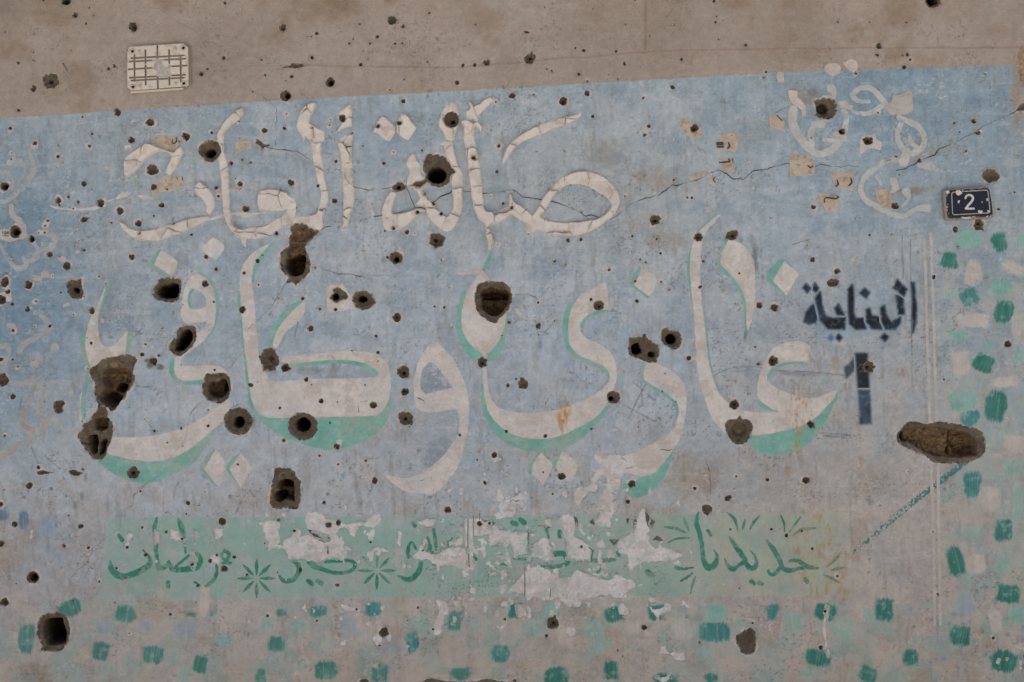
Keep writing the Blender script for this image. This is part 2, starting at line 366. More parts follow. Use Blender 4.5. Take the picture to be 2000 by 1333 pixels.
big(q(0,666,f,[(700,215),(760,190),(790,150),(845,130),(900,120),(960,105),(1030,110),(1070,140),(1055,190),(1040,240),(1055,280),(1040,340),(990,410),(980,450),(945,470),(910,530),(870,550),(840,525),(800,510),(765,490),(745,440),(735,370),(745,340),(715,290),(700,250)]),
    [(q(0,666,f,[(790,260),(830,220),(930,205),(1010,230),(1030,300),(990,380),(960,440),(900,510),(830,500),(780,470),(775,420),(810,370),(790,320)]), .045, 7),
     (q(0,666,f,[(770,450),(830,400),(900,430),(960,450),(900,520),(850,530)]), .05, 5),
     (q(0,666,f,circ(910,372,44,40,9)), .09, 1.5)], .013, 1)
big(q(0,666,f,[(765,495),(800,510),(840,535),(845,590),(880,640),(885,720),(865,790),(840,830),(835,890),(800,920),(740,930),(700,890),(660,840),(610,760),(605,730),(640,690),(645,650),(700,620),(730,570),(760,530)]),
    [(q(0,666,f,[(680,742),(748,735),(758,800),(752,880),(722,885),(695,830)]), .11, 2),
     (q(0,666,f,[(740,620),(790,600),(845,610),(840,680),(790,705),(740,690)]), .04, 3),
     (q(0,666,f,[(815,760),(838,790),(810,880),(775,895),(772,800)]), .07, 3)], .013, 1)
big(q(0,666,f,[(1580,380),(1600,270),(1620,255),(1690,255),(1755,248),(1790,280),(1800,330),(1805,380),(1780,450),(1720,490),(1650,475),(1600,445)]),
    [(q(0,666,f,[(1620,360),(1650,320),(1690,330),(1720,300),(1760,310),(1785,370),(1770,420),(1710,450),(1650,430),(1625,400)]), .045, 2.5),
     (q(0,666,f,[(1720,310),(1760,315),(1782,370),(1765,410),(1720,400)]), .07, 2)], .011, 1)
big(q(0,666,f,circ(1862,628,113,107,22)), [(q(0,666,f,circ(1862,636,44,46,9)), .09, 2)], .012)
big(q(500,666,f,circ(365,668,117,110,20)), [(q(500,666,f,circ(365,657,60,56,12)), .10, 2)], .012)
big(q(500,666,f,[(145,990),(185,985),(200,1000),(260,990),(300,1020),(320,1065),(350,1100),(345,1150),(355,1200),(340,1290),(320,1320),(240,1310),(170,1315),(115,1290),(110,1200),(130,1100),(140,1050)]),
    [(q(500,666,f,[(165,1110),(220,1080),(290,1100),(295,1160),(300,1260),(230,1240),(180,1265),(140,1230),(140,1190),(170,1170)]), .055, 3),
     (q(500,666,f,circ(180,1222,40,36)), .06, 2), (q(500,666,f,circ(230,1130,56,34)), .05, 2)], .012, 1)
big(q(500,333,f,[(1705,1010),(1710,960),(1740,890),(1800,865),(1880,870),(1950,880),(1990,930),(2000,980),(1995,1040),(1960,1110),(1900,1160),(1880,1195),(1840,1185),(1790,1160),(1730,1110)]),
    [(q(500,333,f,[(1755,950),(1830,910),(1900,930),(1950,930),(1985,960),(1970,1040),(1930,1100),(1870,1140),(1810,1120),(1770,1080),(1760,1010)]), .06, 2.5),
     (q(500,333,f,[(1760,960),(1850,935),(1975,965),(1970,1005),(1880,1010),(1775,1005)]), .05, 4)], .012, 1)
g = 2.221
big(q(1140,400,g,[(197,575),(250,570),(265,558),(290,590),(325,610),(328,650),(310,685),(265,680),(235,665),(195,650)]),
    [(q(1140,400,g,[(210,610),(240,598),(255,640),(225,652),(208,635)]), .09, 2), (q(1140,400,g,circ(295,650,16,14)), .03, 3)], .012)
big(q(1140,400,g,[(340,545),(360,530),(375,545),(410,550),(427,580),(420,615),(390,630),(345,605),(333,575)]), [(q(1140,400,g,circ(380,583,24,23)), .10, 1.5)], .009)
big(q(1140,400,g,[(612,965),(625,935),(665,928),(675,912),(690,928),(720,935),(735,970),(720,1010),(690,1040),(660,1040),(630,1010)]),
    [(q(1140,400,g,circ(678,975,36,36)), .012, 8)], .010, 2)
big(circ(1198, 776, 13.5, 13, 12), [(circ(1194, 779, 4.6, 4.6), .08, 1.2)], .008)
big(circ(1169.5, 597, 11, 10.5, 12), [(circ(1170.5, 599, 2.2, 2.2), .03, 1.2)], .008)
big(q(1500,666,f,[(1005,730),(1040,690),(1080,640),(1130,625),(1240,650),(1300,630),(1400,635),(1540,660),(1640,690),(1690,740),(1700,800),(1690,870),(1640,920),(1560,950),(1480,960),(1320,955),(1260,925),(1200,885),(1100,845),(1010,790)]),
    [(q(1500,666,f,[(1030,740),(1060,700),(1150,680),(1300,665),(1440,690),(1560,715),(1620,760),(1650,830),(1650,900),(1480,915),(1320,905),(1240,880),(1100,790),(1050,790)]), .020, 5),
     (q(1500,666,f,[(1460,740),(1560,715),(1620,780),(1650,840),(1640,895),(1480,905),(1455,830)]), .022, 4),
     (q(1500,666,f,[(1430,700),(1455,695),(1440,900),(1405,890),(1425,800)]), .02, 2),
     (q(1500,666,f,circ(1052,745,22,40,rot=.2)), .06, 2)], .014, 1)
big(q(0,1000,f,[(290,900),(300,840),(360,795),(450,785),(510,810),(540,860),(550,940),(540,1000),(510,1050),(480,1090),(400,1095),(315,1090),(325,1040),(295,980)]),
    [(q(0,1000,f,[(330,930),(345,850),(400,835),(480,830),(500,890),(520,950),(500,1030),(420,1045),(370,1040),(345,990)]), .11, 3)], .012)
big(q(1000,1000,f,[(1750,1030),(1760,960),(1800,930),(1865,905),(1900,935),(1910,1000),(1905,1080),(1870,1110),(1820,1115),(1780,1090),(1775,1055)]), [], .012)
big(q(1500,0,f,[(360,790),(410,770),(470,765),(530,790),(535,830),(545,870),(510,920),(480,935),(400,925),(360,905),(380,870),(365,830)]), [(q(1500,0,f,circ(430,850,50,44)), .012, 3)], .009)
big(circ(1645, 257, 7, 7), [(circ(1641.5, 258, 3.6, 3.8), .06, 1.2)], .006)
big(circ(30, 453, 12.5, 12.5), [(circ(30.5, 453, 7, 7), .10, 1.2)], .006)
big(circ(62, 467, 7, 7.5), [(circ(62, 468, 3.6, 4), .04, 2)], .007)
big(circ(9, 364.5, 9.5, 9.5), [(circ(9.5, 365, 5, 5), .04, 3)], .007)
big(q(1500,333,f,[(1670,40),(1690,0),(1740,-15),(1790,0),(1815,50),(1780,90),(1720,100),(1690,70)]), [], .010)
big(circ(1823, 1, 17, 15), [(circ(1823, 0, 11, 10), .10, 2)], .008)
big(circ(773.5, 504, 13.5, 12.5, 14), [(circ(774, 507, 5, 5), .08, 1.2)], .010)
big(q(500,333,f,[(575,990),(600,960),(605,920),(640,912),(680,935),(720,980),(710,1010),(670,1015),(630,1035),(590,1020)]), [(q(500,333,f,circ(618,987,26,28)), .06, 2)], .009)
big(q(500,333,f,[(750,990),(790,945),(870,945),(920,990),(940,1030),(910,1060),(850,1095),(790,1080),(760,1040)]), [(q(500,333,f,circ(830,1006,34,26)), .08, 2)], .011)
big(q(0,1000,f,circ(257,512,50,48)), [(q(0,1000,f,circ(257,516,32,30)), .09, 1.5)], .008)
big(q(0,666,f,[(415,490),(440,465),(490,465),(512,495),(490,520),(498,550),(460,572),(420,555),(418,525)]), [], .009)
big(q(500,0,f,[(165,530),(220,525),(270,500),(310,495),(400,508),(370,525),(310,535),(240,532)]), [], .004)
big(q(500,0,f,[(0,1085),(35,1095),(60,1120),(100,1125),(112,1142),(70,1155),(40,1180),(30,1145),(0,1125)]), [], .005)
big(q(1000,0,f,[(90,242),(120,245),(145,258),(110,262)]), [], .004)
big(q(0,666,f,[(282,1022),(330,1010),(380,1020),(432,1030),(370,1040),(300,1048)]), [], .004)
big(q(0,666,f,[(530,1020),(570,1005),(620,1020),(655,1028),(610,1055),(560,1050)]), [], .005)
big(q(1500,333,f,[(457,880),(480,850),(530,845),(562,870),(535,905),(480,912)]), [], .008)
big([(1987,104),(1998,92),(2024,98),(2030,150),(2020,172),(1997,166),(1988,140)], [], .012, 3)
big([(1983,218),(1994,203),(2024,196),(2028,214),(2000,216)], [], .008)
big([(696,1342),(704,1328),(716,1326),(725,1342)], [], .008)
big([(812,1346),(826,1330),(843,1325),(872,1331),(930,1331),(950,1325),(978,1331),(1012,1334),(1022,1348),(930,1356)], [], .012)

RNG = np.random.RandomState(11)
def ragged(P, amp, step=1.5):
    """closed outline with small broken edges"""
    P = smooth(P, 3, True, 75)
    out = []
    for a, b in zip(P, np.roll(P, -1, 0)):
        L = np.hypot(*(b - a)); n = max(1, int(L / step))
        for i in range(n):
            out.append(a + (b - a) * i / n)
    out = np.array(out)
    c = out.mean(0)
    v = out - c
    l = np.maximum(np.hypot(v[:, 0], v[:, 1]), 1e-6)
    nz = (fbm(out[:, 0], out[:, 1], 3.6, 3, 3) - 0.5) * 2
    return out + v / l[:, None] * (nz * amp)[:, None]
HOLES = []      # (size, outline, inner, dish, tone)
for out, inner, dish, tone in BIG:
    P = np.array(out); r = 0.5 * math.sqrt(max(np.ptp(P[:, 0]) * np.ptp(P[:, 1]), 1))
    HOLES.append((r, ragged(out, max(1.1, min(2.6, 0.13 * r))), [(ragged(a, 0.9), b, c) for a, b, c in inner], dish, tone))
for (ox, oy), L in PITS.items():
    for x, y, r in L:
        x = ox + x / 4; y = oy + y / 4; r = r / 4
        n = 7 if r < 2.2 else (10 if r < 5 else 20)
        e = RNG.uniform(0.82, 1.0); rot = RNG.uniform(0, 3.14)
        th = np.linspace(0, 2 * math.pi, n, endpoint=False) + RNG.uniform(0, 1)
        rr = r * (1.05 + RNG.uniform(-.14, .14, n))
        if RNG.rand() < .45 and r > 3:
            rr[RNG.randint(n)] *= RNG.uniform(1.15, 1.4)
        px = rr * np.cos(th); py = rr * np.sin(th) * e
        P = np.stack([x + px * math.cos(rot) - py * math.sin(rot), y + px * math.sin(rot) + py * math.cos(rot)], 1)
        if r > 5:
            P = ragged(P, max(.9, 0.11 * r))
        inner = []
        if r > 7.5 and RNG.rand() < .7:      # the bullet's own dent in the middle of the spall
            a = RNG.uniform(0, 6.28)
            inner = [(np.array(circ(x + .15 * r * math.cos(a), y + .15 * r * math.sin(a), r * .34, r * .3)), 0.35 * r * S, max(1.5, .2 * r))]
        HOLES.append((r, P, inner, r * S * RNG.uniform(.35, .6), 2 if r > 18 else 0))
HOLES.sort(key=lambda h: -h[0])
# ------------------------------------------------------------------ the wall: pigment, relief, cut-outs
GX0, GX1, GY0, GY1, G = -90.0, 2090.0, -70.0, 1404.0, 2.0
gx = np.arange(GX0, GX1 + .1, G, dtype=np.float32); gy = np.arange(GY0, GY1 + .1, G, dtype=np.float32)
XX, YY = np.meshgrid(gx, gy)

TX = np.array([0, 250, 500, 750, 1000, 1250, 1500, 1750, 2000.])
TY = np.array([130, 240, 380, 500, 660, 800, 950, 1080, 1200, 1333.])
TC = np.array([
 [(124,142,158),(126,144,160),(132,149,166),(126,149,172),(132,152,170),(130,150,169),(118,144,166),(100,135,162),(116,136,152)],
 [(120,139,157),(130,146,160),(132,149,166),(128,150,172),(138,152,165),(138,151,163),(128,149,168),(102,137,166),(110,138,160)],
 [(104,135,160),(136,150,164),(138,152,166),(138,151,164),(142,150,157),(143,149,154),(134,152,170),(126,149,168),(125,143,158)],
 [(90,125,155),(138,150,163),(136,151,168),(142,152,163),(138,150,165),(143,150,156),(140,153,168),(140,150,160),(122,141,156)],
 [(96,130,158),(134,149,166),(133,150,170),(140,151,166),(138,150,166),(134,150,171),(143,150,158),(142,149,157),(130,143,154)],
 [(138,146,157),(140,150,164),(140,150,163),(142,148,160),(135,147,162),(138,149,163),(146,150,155),(149,149,150),(142,147,152)],
 [(143,146,150),(146,151,160),(149,151,157),(147,151,157),(143,150,156),(145,150,155),(150,147,143),(153,149,145),(149,145,141)],
 [(143,144,148),(146,148,153),(150,150,153),(150,150,152),(150,150,150),(152,150,148),(153,148,143),(154,148,143),(149,144,139)],
 [(149,142,138),(153,147,144),(155,148,145),(155,147,143),(155,146,141),(155,146,140),(154,145,138),(153,143,136),(148,139,132)],
 [(147,136,127),(151,141,133),(154,144,136),(153,142,133),(153,142,132),(154,143,133),(153,141,131),(150,139,129),(146,135,126)]], np.float32)
TC[-2:] = TC[-2:] * np.array((1.07, 1.07, 1.06), np.float32)
TC[6] += (np.array((154, 147, 140)) - TC[6]) * .12; TC[7] += (np.array((154, 147, 140)) - TC[7]) * .22; TC[5, 6:] += (np.array((154, 148, 142)) - TC[5, 6:]) * .35
TC[5, 0] = (116, 138, 158); TC[6, 0] = (136, 143, 150)
TC[5:8] *= 1.05
TC[3:5, 3:6] *= 1.03
def table(X, Y):
    fx = np.interp(X, TX, np.arange(len(TX))); fy = np.interp(Y, TY, np.arange(len(TY)))
    ix = np.clip(fx.astype(int), 0, len(TX) - 2); iy = np.clip(fy.astype(int), 0, len(TY) - 2)
    u = (fx - ix)[..., None]; v = (fy - iy)[..., None]
    return (TC[iy, ix] * (1 - u) + TC[iy, ix + 1] * u) * (1 - v) + (TC[iy + 1, ix] * (1 - u) + TC[iy + 1, ix + 1] * u) * v
def yline(X):
    return np.interp(X, [-3000, 0, 500, 1000, 1500, 1970, 5000], [380, 232, 199, 172, 143, 127, 30])
# soft marks on the paint: x, y, rx, ry, rotation, colour, strength
SMUDGE = [
 (208,600,22,75,12,(112,124,142),.7),(190,640,20,50,0,(112,128,150),.5),(255,640,14,50,-30,(112,128,148),.6),
 (355,505,22,26,0,(120,130,142),.6),(60,430,60,60,0,(86,124,156),.7),(55,590,70,90,0,(88,126,158),.5),(120,600,40,80,0,(92,130,160),.5),
 (610,725,45,12,0,(118,126,136),.75),(650,725,14,22,25,(116,120,124),.6),(845,750,26,28,0,(116,128,144),.8),
 (855,885,30,40,40,(118,128,144),.7),(800,560,60,60,-30,(122,142,168),.5),(1010,600,14,60,15,(124,134,150),.6),(1060,560,8,90,4,(122,136,158),.4),
 (1055,670,6,12,0,(96,124,160),.8),(1475,505,6,45,-8,(104,112,120),.8),(1472,480,8,30,-25,(112,118,126),.6),(1457,650,5,24,8,(104,112,120),.7),(1487,490,2,20,0,(110,124,146),.6),
 (1600,440,20,30,0,(100,130,168),.4),(1650,440,22,24,0,(104,134,168),.5),(1560,730,70,6,3,(122,124,128),.6),(1480,724,60,4,-3,(122,126,130),.5),(1620,852,40,3,4,(120,122,124),.6),
 (1745,870,3,14,0,(80,110,140),.7),(1680,930,11,6,12,(122,136,150),.6),(1698,980,12,7,40,(118,122,128),.6),
 (40,975,26,40,0,(146,148,150),.5),(110,1060,50,60,0,(120,136,154),.5),(1700,570,60,45,0,(120,148,176),.5),(1640,640,80,30,0,(116,146,176),.5),
 (1180,300,60,40,20,(134,130,122),.5),(1290,350,70,30,10,(150,140,130),.5),(1300,470,60,25,0,(150,142,132),.5),(1260,440,60,30,0,(150,142,134),.4),
 (1340,930,50,60,0,(152,140,126),.5),(1385,935,30,40,0,(142,126,114),.5),(1700,940,40,40,0,(152,140,128),.5),(1900,1250,60,60,0,(142,130,118),.4),(60,1320,60,30,0,(132,118,102),.5),
 (1480,255,60,40,0,(126,136,142),.5),(1560,190,36,24,20,(134,128,118),.8),(1590,190,24,20,0,(124,116,104),.7),(1800,300,100,25,-12,(132,140,140),.6),(1770,375,70,9,-8,(136,126,112),.7),
 (450,970,6,5,0,(80,110,128),.7),(100,955,4,4,0,(70,104,124),.8),(295,712,10,12,20,(96,92,76),.8),(312,717,9,6,0,(90,84,66),.7),(287,705,6,5,0,(96,90,74),.6),
 (640,965,5,5,0,(70,84,104),.6),(12,540,8,8,0,(60,80,84),.8),(405,925,8,26,35,(100,128,165),.8),(670,930,8,8,0,(118,134,164),.7),
 (160,968,5,10,0,(112,116,120),.7),(168,932,4,12,0,(112,116,120),.7),(147,988,4,10,0,(114,118,122),.6),(340,965,3,18,10,(116,120,126),.6),
]
RUST = [(1103,795,10,48),(1098,818,8,40),(1568,790,26,60),(1580,705,12,30),(1625,700,10,24),(1652,770,8,36),(1605,712,6,14),(1762,727,8,14),(1213,718,8,22),(1560,1075,26,60),(1605,1060,30,60),(1640,1120,14,60),(1555,860,10,40),(1530,760,10,22),(1540,905,8,50),(1680,905,6,16),(1575,990,12,60),(1310,1010,14,22),(1285,1020,10,26),(1445,1050,6,26),(1590,1130,20,50),(1650,1160,10,22)]
SCRATCH = [q(1000,666,4,[(940,320),(1030,390),(1112,468)]), q(1000,666,4,[(1010,315),(1015,488)]), q(1000,666,4,[(1040,345),(980,460),(910,610)]), q(1000,666,4,[(838,480),(1000,570),(1160,650)]),
 q(1500,666,4,[(400,718),(690,742)]), q(1500,666,4,[(390,735),(600,760)]), q(1500,666,4,[(60,235),(300,240),(590,270)]), q(1000,666,4,[(1560,280),(1720,210),(1960,205)]),
 [(1778,468),(1779,560),(1781,700)], [(1762,460),(1764,545)], q(0,1000,4,[(1030,915),(1090,940),(1160,962)]), q(0,1000,4,[(1370,920),(1500,940)]), q(0,1000,4,[(1350,1280),(1520,1272)]),
 q(500,333,4,[(300,1300),(330,1180)]), q(1500,333,4,[(190,580),(330,540)]), q(0,666,4,[(1060,355),(1180,360)]), q(0,666,4,[(250,840),(300,960)]), q(0,666,4,[(370,920),(470,1000)]), q(1500,0,4,[(60,885),(120,850),(190,842)]),
 q(1500,1000,4,[(370,1140),(412,1215)]), q(0,666,4,[(170,440),(140,600)]), q(500,1000,4,[(1300,780),(1340,810)]), [(1960,905),(1978,918)]]
def rusted(C, X, Y, col):
    near = [r for r in RUST if X.min() - 40 < r[0] < X.max() + 40 and Y.min() - 80 < r[1] < Y.max() + 80]
    if not near: return C
    rn = .6 * fbm(X, Y, 5, 4, 6, sy=13) + .4 * fbm(X, Y, 26, 3, 9, sy=40)
    for (x, y, rx, ry) in near:
        rx = rx * 1.5
        k = (np.abs(X - x) < 2 * rx) & (np.abs(Y - y) < 1.6 * ry)
        if not k.any(): continue
        dd = np.hypot((X[k] - x) / rx, (Y[k] - y) / ry)
        C[k] = lerp3(C[k], col, sst(1.25, .1, dd) * sst(.43, .58, rn[k]) * (.25 + .75 * sst(.40, .62, fbm(X[k], Y[k], 3.2, 3, 11, sy=6))) * .95)
    return C
def settle(C):
    # sun-bleached pigment: the blue has gone grey
    mean = C.mean(-1, keepdims=True)
    k = sst(-12, 14, C[..., 2] - C[..., 0])[..., None]
    C = (mean + (C - mean) * (1 - .50 * k)) * (.915 + .045 * k)
    return C * (1 + .02 * k + k * np.array((-.014, .002, -.002), np.float32))
def canvas(X, Y, detail=True):
    wx = (fbm(X, Y, 90, 3, 1) - .5) * 120; wy = (fbm(X, Y, 90, 3, 2) - .5) * 110
    C = table(X + wx, Y + wy).astype(np.float32)
    yl = yline(X)
    # brushed blue: vertical streaks
    st = fbm(X, Y, 7, 3, 4, sy=70) - .5
    bl = sst(150, 175, C[..., 2]) * 0 + np.clip((C[..., 2] - C[..., 0]) / 50.0, 0, 1)
    C += (st * 22 * bl * sst(.3, .7, fbm(X, Y, 60, 2, 11)))[..., None] * np.array([1.5, .9, .5], np.float32)
    bb = (fbm(X, Y, 40, 4, 5) - .5)
    C += (bb * 30)[..., None] * np.array([1.2, .75, .35], np.float32)
    # strong-blue clouds
    m = sst(.56, .72, fbm(X, Y, 55, 4, 6)) * bl
    C = lerp3(C, (100, 132, 160), m * .40)
    m = sst(.58, .74, fbm(X, Y, 75, 4, 7)) * sst(500, 900, Y)
    C = lerp3(C, (156, 150, 146), m * .5)
    m = sst(.60, .75, fbm(X, Y, 60, 4, 8)) * sst(850, 1150, Y)
    C = lerp3(C, (150, 133, 116), m * .55)
    # bare top band
    T = np.empty_like(C); T[:] = (149, 136, 126)
    T += ((fbm(X, Y, 130, 4, 9) - .5) * 26)[..., None] * np.array([1, 1, 1.1], np.float32)
    m = sst(.55, .75, fbm(X, Y, 80, 4, 10))
    T = lerp3(T, (128, 112, 94), m * .6)
    T = lerp3(T, (152, 143, 136), sst(.55, .75, fbm(X, Y, 150, 3, 11)) * .7)
    # trowel swirls
    sw = np.sin((np.hypot(X - 560, Y - 60) + np.hypot(X - 1120, Y + 20) * .6 + 60 * fbm(X, Y, 60, 2, 12)) * 1.1)
    T += (sw * 2.0 * sst(.45, .65, fbm(X, Y, 70, 2, 13)))[..., None]
    # pinkish strip and old join lines above the edge of the blue
    d = yl - Y
    T = lerp3(T, (154, 140, 129), sst(26, 4, d) * sst(-4, 2, d) * .55)
    e1 = np.abs(Y - np.interp(X, [0, 560, 900, 1000, 1130, 1260, 1500, 2000], [140, 128, 132, 123, 112, 101, 96, 92]) - 5 * (fbm(X, Y, 50, 2, 14) - .5))
    T = lerp3(T, (128, 108, 90), sst(2.4, .4, e1) * .55 * sst(420, 620, X))
    T = lerp3(T, (150, 136, 124), sst(0, 60, Y - np.interp(X, [0, 1000, 1260, 2000], [140, 123, 101, 92])) * .45 * sst(500, 800, X))
    T = lerp3(T, (120, 102, 82), sst(4, .5, np.abs(X - 1260 + 3 * (fbm(X, Y, 14, 2, 15) - .5))) * sst(112, 90, Y) * .55)
    T = lerp3(T, (122, 104, 84), sst(30, 0, np.hypot((X - 675) / 1.5, Y - 12)) * .6)
    T = lerp3(T, (126, 110, 88), sst(40, 0, np.hypot((X - 950) / 1.6, Y - 40)) * .5)
    T = lerp3(T, (112, 104, 92), sst(60, 0, np.hypot(X - 10, Y - 10)) * .5)
    # edge of the painted field (right end fades to bare wall)
    em = sst(-1.2, 1.2, Y - yl - 3.0 * (fbm(X, Y, 12, 2, 3) - .5)) * (1 - sst(1962, 1985, X + 16 * (fbm(X, Y, 18, 3, 2) - .5)) * sst(330, 180, Y))
    C = T + (C - T) * em[..., None]
    if not detail:
        return settle(C)
    for (x, y, rx, ry, r, c, a) in SMUDGE:
        ca, sa = math.cos(math.radians(r)), math.sin(math.radians(r))
        u = ((X - x) * ca + (Y - y) * sa) / rx; v = (-(X - x) * sa + (Y - y) * ca) / ry
        k = (np.abs(X - x) < 2.2 * max(rx, ry)) & (np.abs(Y - y) < 2.2 * max(rx, ry))
        if not k.any(): continue
        dd = np.hypot(u[k], v[k]) + (fbm(X[k], Y[k], 10, 3, 5) - .5) * .9
        C[k] = lerp3(C[k], c, sst(1.15, .3, dd) * min(1, a * 1.2))
    C = rusted(C, X, Y, (158, 124, 92))
    for P in SCRATCH:
        P = [(a, b, .55) for a, b in P]
        xs = [p[0] for p in P]; ys = [p[1] for p in P]
        k = (X > min(xs) - 4) & (X < max(xs) + 4) & (Y > min(ys) - 4) & (Y < max(ys) + 4)
        dd = sdstroke([P], X[k], Y[k]) + (fbm(X[k], Y[k], 9, 2, 7) - .5) * 1.2
        C[k] = lerp3(C[k], (88, 90, 94), sst(1.0, -.4, dd) * .7)
    # hard-edged worn spots, scuffs and sandy grain
    ws = fbm(X, Y, 34, 5, 12, gain=.68)
    ins_ = sst(0, 8, Y - yl)
    C = lerp3(C, (160, 149, 139), sst(.535, .60, ws) * (.12 + .18 * sst(500, 900, Y)) * ins_)
    ws = fbm(X, Y, 46, 5, 3, gain=.68)
    C = lerp3(C, (104, 126, 148), sst(.55, .61, ws) * .32 * ins_ * sst(1000, 700, Y))
    ws = fbm(X + .6 * Y, Y, 60, 4, 5, gain=.65, sy=9)
    C = lerp3(C, (176, 170, 165), sst(.60, .66, ws) * (.08 + .14 * ins_))
    ws = fbm(X - .06 * Y, Y, 10, 4, 7, gain=.65, sy=70)
    C = lerp3(C, (124, 114, 103), sst(.60, .70, ws) * (.08 + .14 * ins_))
    C += (((fbm(X, Y, 5, 2, 9, gain=.8) - .5) * 15 + (fbm(X, Y, 12, 3, 1, gain=.7) - .5) * 13) * (.65 + .35 * ins_))[..., None]
    sp = vn(X / 5.2, Y / 5.2, 14)
    C = lerp3(C, (84, 76, 68), sst(.965, .99, sp) * .6)
    # washed-out mint smears among the dabs
    ws = fbm(X, Y, 42, 4, 13, gain=.6) + .05 * (fbm(X, Y, 5, 2, 6, sy=30) - .5)
    mk = np.maximum(sst(1165, 1190, Y), sst(1825, 1850, X) * sst(430, 520, Y))
    C = lerp3(C, (124, 152, 142), sst(.48, .60, ws) * .45 * mk)
    ws = fbm(X, Y, 38, 4, 15, gain=.6)
    C = lerp3(C, (172, 162, 152), sst(.52, .60, ws) * .5 * mk)
    # dirt flecks and paint spatter
    fl = vn(X / 3.1, Y / 3.1, 8) * sst(.35, .7, fbm(X, Y, 60, 3, 9))
    C = lerp3(C, (92, 84, 78), sst(.74, .84, fl) * .4)
    fl = vn(X / 4.3 + 9, Y / 3.6 + 4, 11) * sst(.4, .75, fbm(X, Y, 45, 3, 12))
    C = lerp3(C, (186, 178, 172), sst(.74, .84, fl) * .5 * (Y > yl))
    # blue spatter with runs, lower right
    k = (X > 1740) & (Y > 1110)
    rs = np.random.RandomState(4)
    for i in range(46):
        x = rs.uniform(1790, 2010); y = rs.uniform(1130, 1345); r = rs.uniform(1.5, 4.5); L = rs.uniform(0, 45) if rs.rand() < .45 else 0
        kk = k & (np.abs(X - x) < 9) & (Y > y - 9) & (Y < y + L + 9)
        if not kk.any(): continue
        dd = sdstroke([[(x, y, r)], [(x, y, 1.2), (x + .5, y + L + 1, .8)]], X[kk], Y[kk], 1)
        C[kk] = lerp3(C[kk], (104, 116, 136), sst(1.2, -1, dd) * .65)
    return settle(C)
CAN = canvas(XX, YY)

# hole distance field
HS = np.full(XX.shape, 99.0, np.float32)
for r, P, inner, dish, tone in HOLES:
    x0, y0 = P.min(0) - 16; x1, y1 = P.max(0) + 16
    i0 = max(int((x0 - GX0) / G), 0); i1 = min(int((x1 - GX0) / G) + 2, len(gx)); j0 = max(int((y0 - GY0) / G), 0); j1 = min(int((y1 - GY0) / G) + 2, len(gy))
    if i1 <= i0 or j1 <= j0: continue
    sl = (slice(j0, j1), slice(i0, i1))
    HS[sl] = np.minimum(HS[sl], sdpoly([P], XX[sl], YY[sl]))
# chipped pale rims round the holes in the painted field
ring = -2.1 + 22 * np.clip(fbm(XX, YY, 17, 3, 13) - .40, 0, .3)
m = sst(ring + .8, ring - .8, HS) * sst(-30, 10, YY - yline(XX))
CAN = lerp3(CAN, (166, 157, 151), m * .9)
# dust and dirt close to the holes
CAN = lerp3(CAN, (108, 97, 86), sst(9, 0, HS) * sst(.5, .8, fbm(XX, YY, 9, 3, 14)) * .5)

# relief of the plaster (metres, towards the viewer)
edge = np.minimum(np.minimum(XX - GX0, GX1 - XX), np.minimum(YY - GY0, GY1 - YY))
H = (fbm(XX, YY, 170, 3, 4) - .5) * .0050 + (fbm(XX, YY, 42, 3, 6) - .5) * .0016 + (fbm(XX, YY, 14, 2, 2) - .5) * .0009 + (fbm(XX + .4 * YY, YY - .3 * XX, 40, 2, 9, sy=7) - .5) * .0009
H += sst(-3, 3, YY - yline(XX)) * .0006
H -= sst(3.5, 0, HS) * .0006
H *= sst(0, 60, edge)
H = H.astype(np.float32)

def bil(A, X, Y):
    fx = np.clip((X - GX0) / G, 0, len(gx) - 1.001); fy = np.clip((Y - GY0) / G, 0, len(gy) - 1.001)
    i = fx.astype(np.int32); j = fy.astype(np.int32); u = fx - i; v = fy - j
    if A.ndim == 3:
        u = u[..., None]; v = v[..., None]
    return (A[j, i] * (1 - u) + A[j, i + 1] * u) * (1 - v) + (A[j + 1, i] * (1 - u) + A[j + 1, i + 1] * u) * v

r_ = march(-HS, XX, YY, [H, CAN])
vx, vy, (vh, vc), faces = r_
x, z = wxz(vx, vy)
V = [np.stack([x, -vh, z], 1)]; CC = [lin(vc)]; FF = list(faces); nv = len(x)
# the rest of the wall round the picture, its thickness and its back
EX0, EX1 = -2200.0, 4200.0
EY0, EY1 = CYP - (4.2 - ZC) / S, CYP + ZC / S
def strip(xa, xb, ya, yb, nx, ny):
    global nv
    A, B = np.meshgrid(np.linspace(xa, xb, nx + 1), np.linspace(ya, yb, ny + 1))
    c = canvas(A.astype(np.float32), B.astype(np.float32), False)
    i = np.arange(A.size).reshape(A.shape) + nv
    FF.append(np.stack([i[1:, :-1].ravel(), i[1:, 1:].ravel(), i[:-1, 1:].ravel(), i[:-1, :-1].ravel()], 1))
    xx, zz = wxz(A.ravel(), B.ravel())
    V.append(np.stack([xx, 0 * xx, zz], 1)); CC.append(lin(c.reshape(-1, 3))); nv += A.size
strip(EX0, EX1, EY0, GY0, 320, 24)
strip(EX0, EX1, GY1, EY1, 320, 44)
strip(EX0, GX0, GY0, GY1, 106, 74)
strip(GX1, EX1, GY0, GY1, 106, 74)
xa, za = wxz(EX0, EY0); xb, zb = wxz(EX1, EY1)
bx = np.array([(xa,0,za),(xb,0,za),(xb,0,zb),(xa,0,zb),(xa,.35,za),(xb,.35,za),(xb,.35,zb),(xa,.35,zb)], np.float32)
V.append(bx); CC.append(np.tile(lin((140,128,118)), (8, 1)))
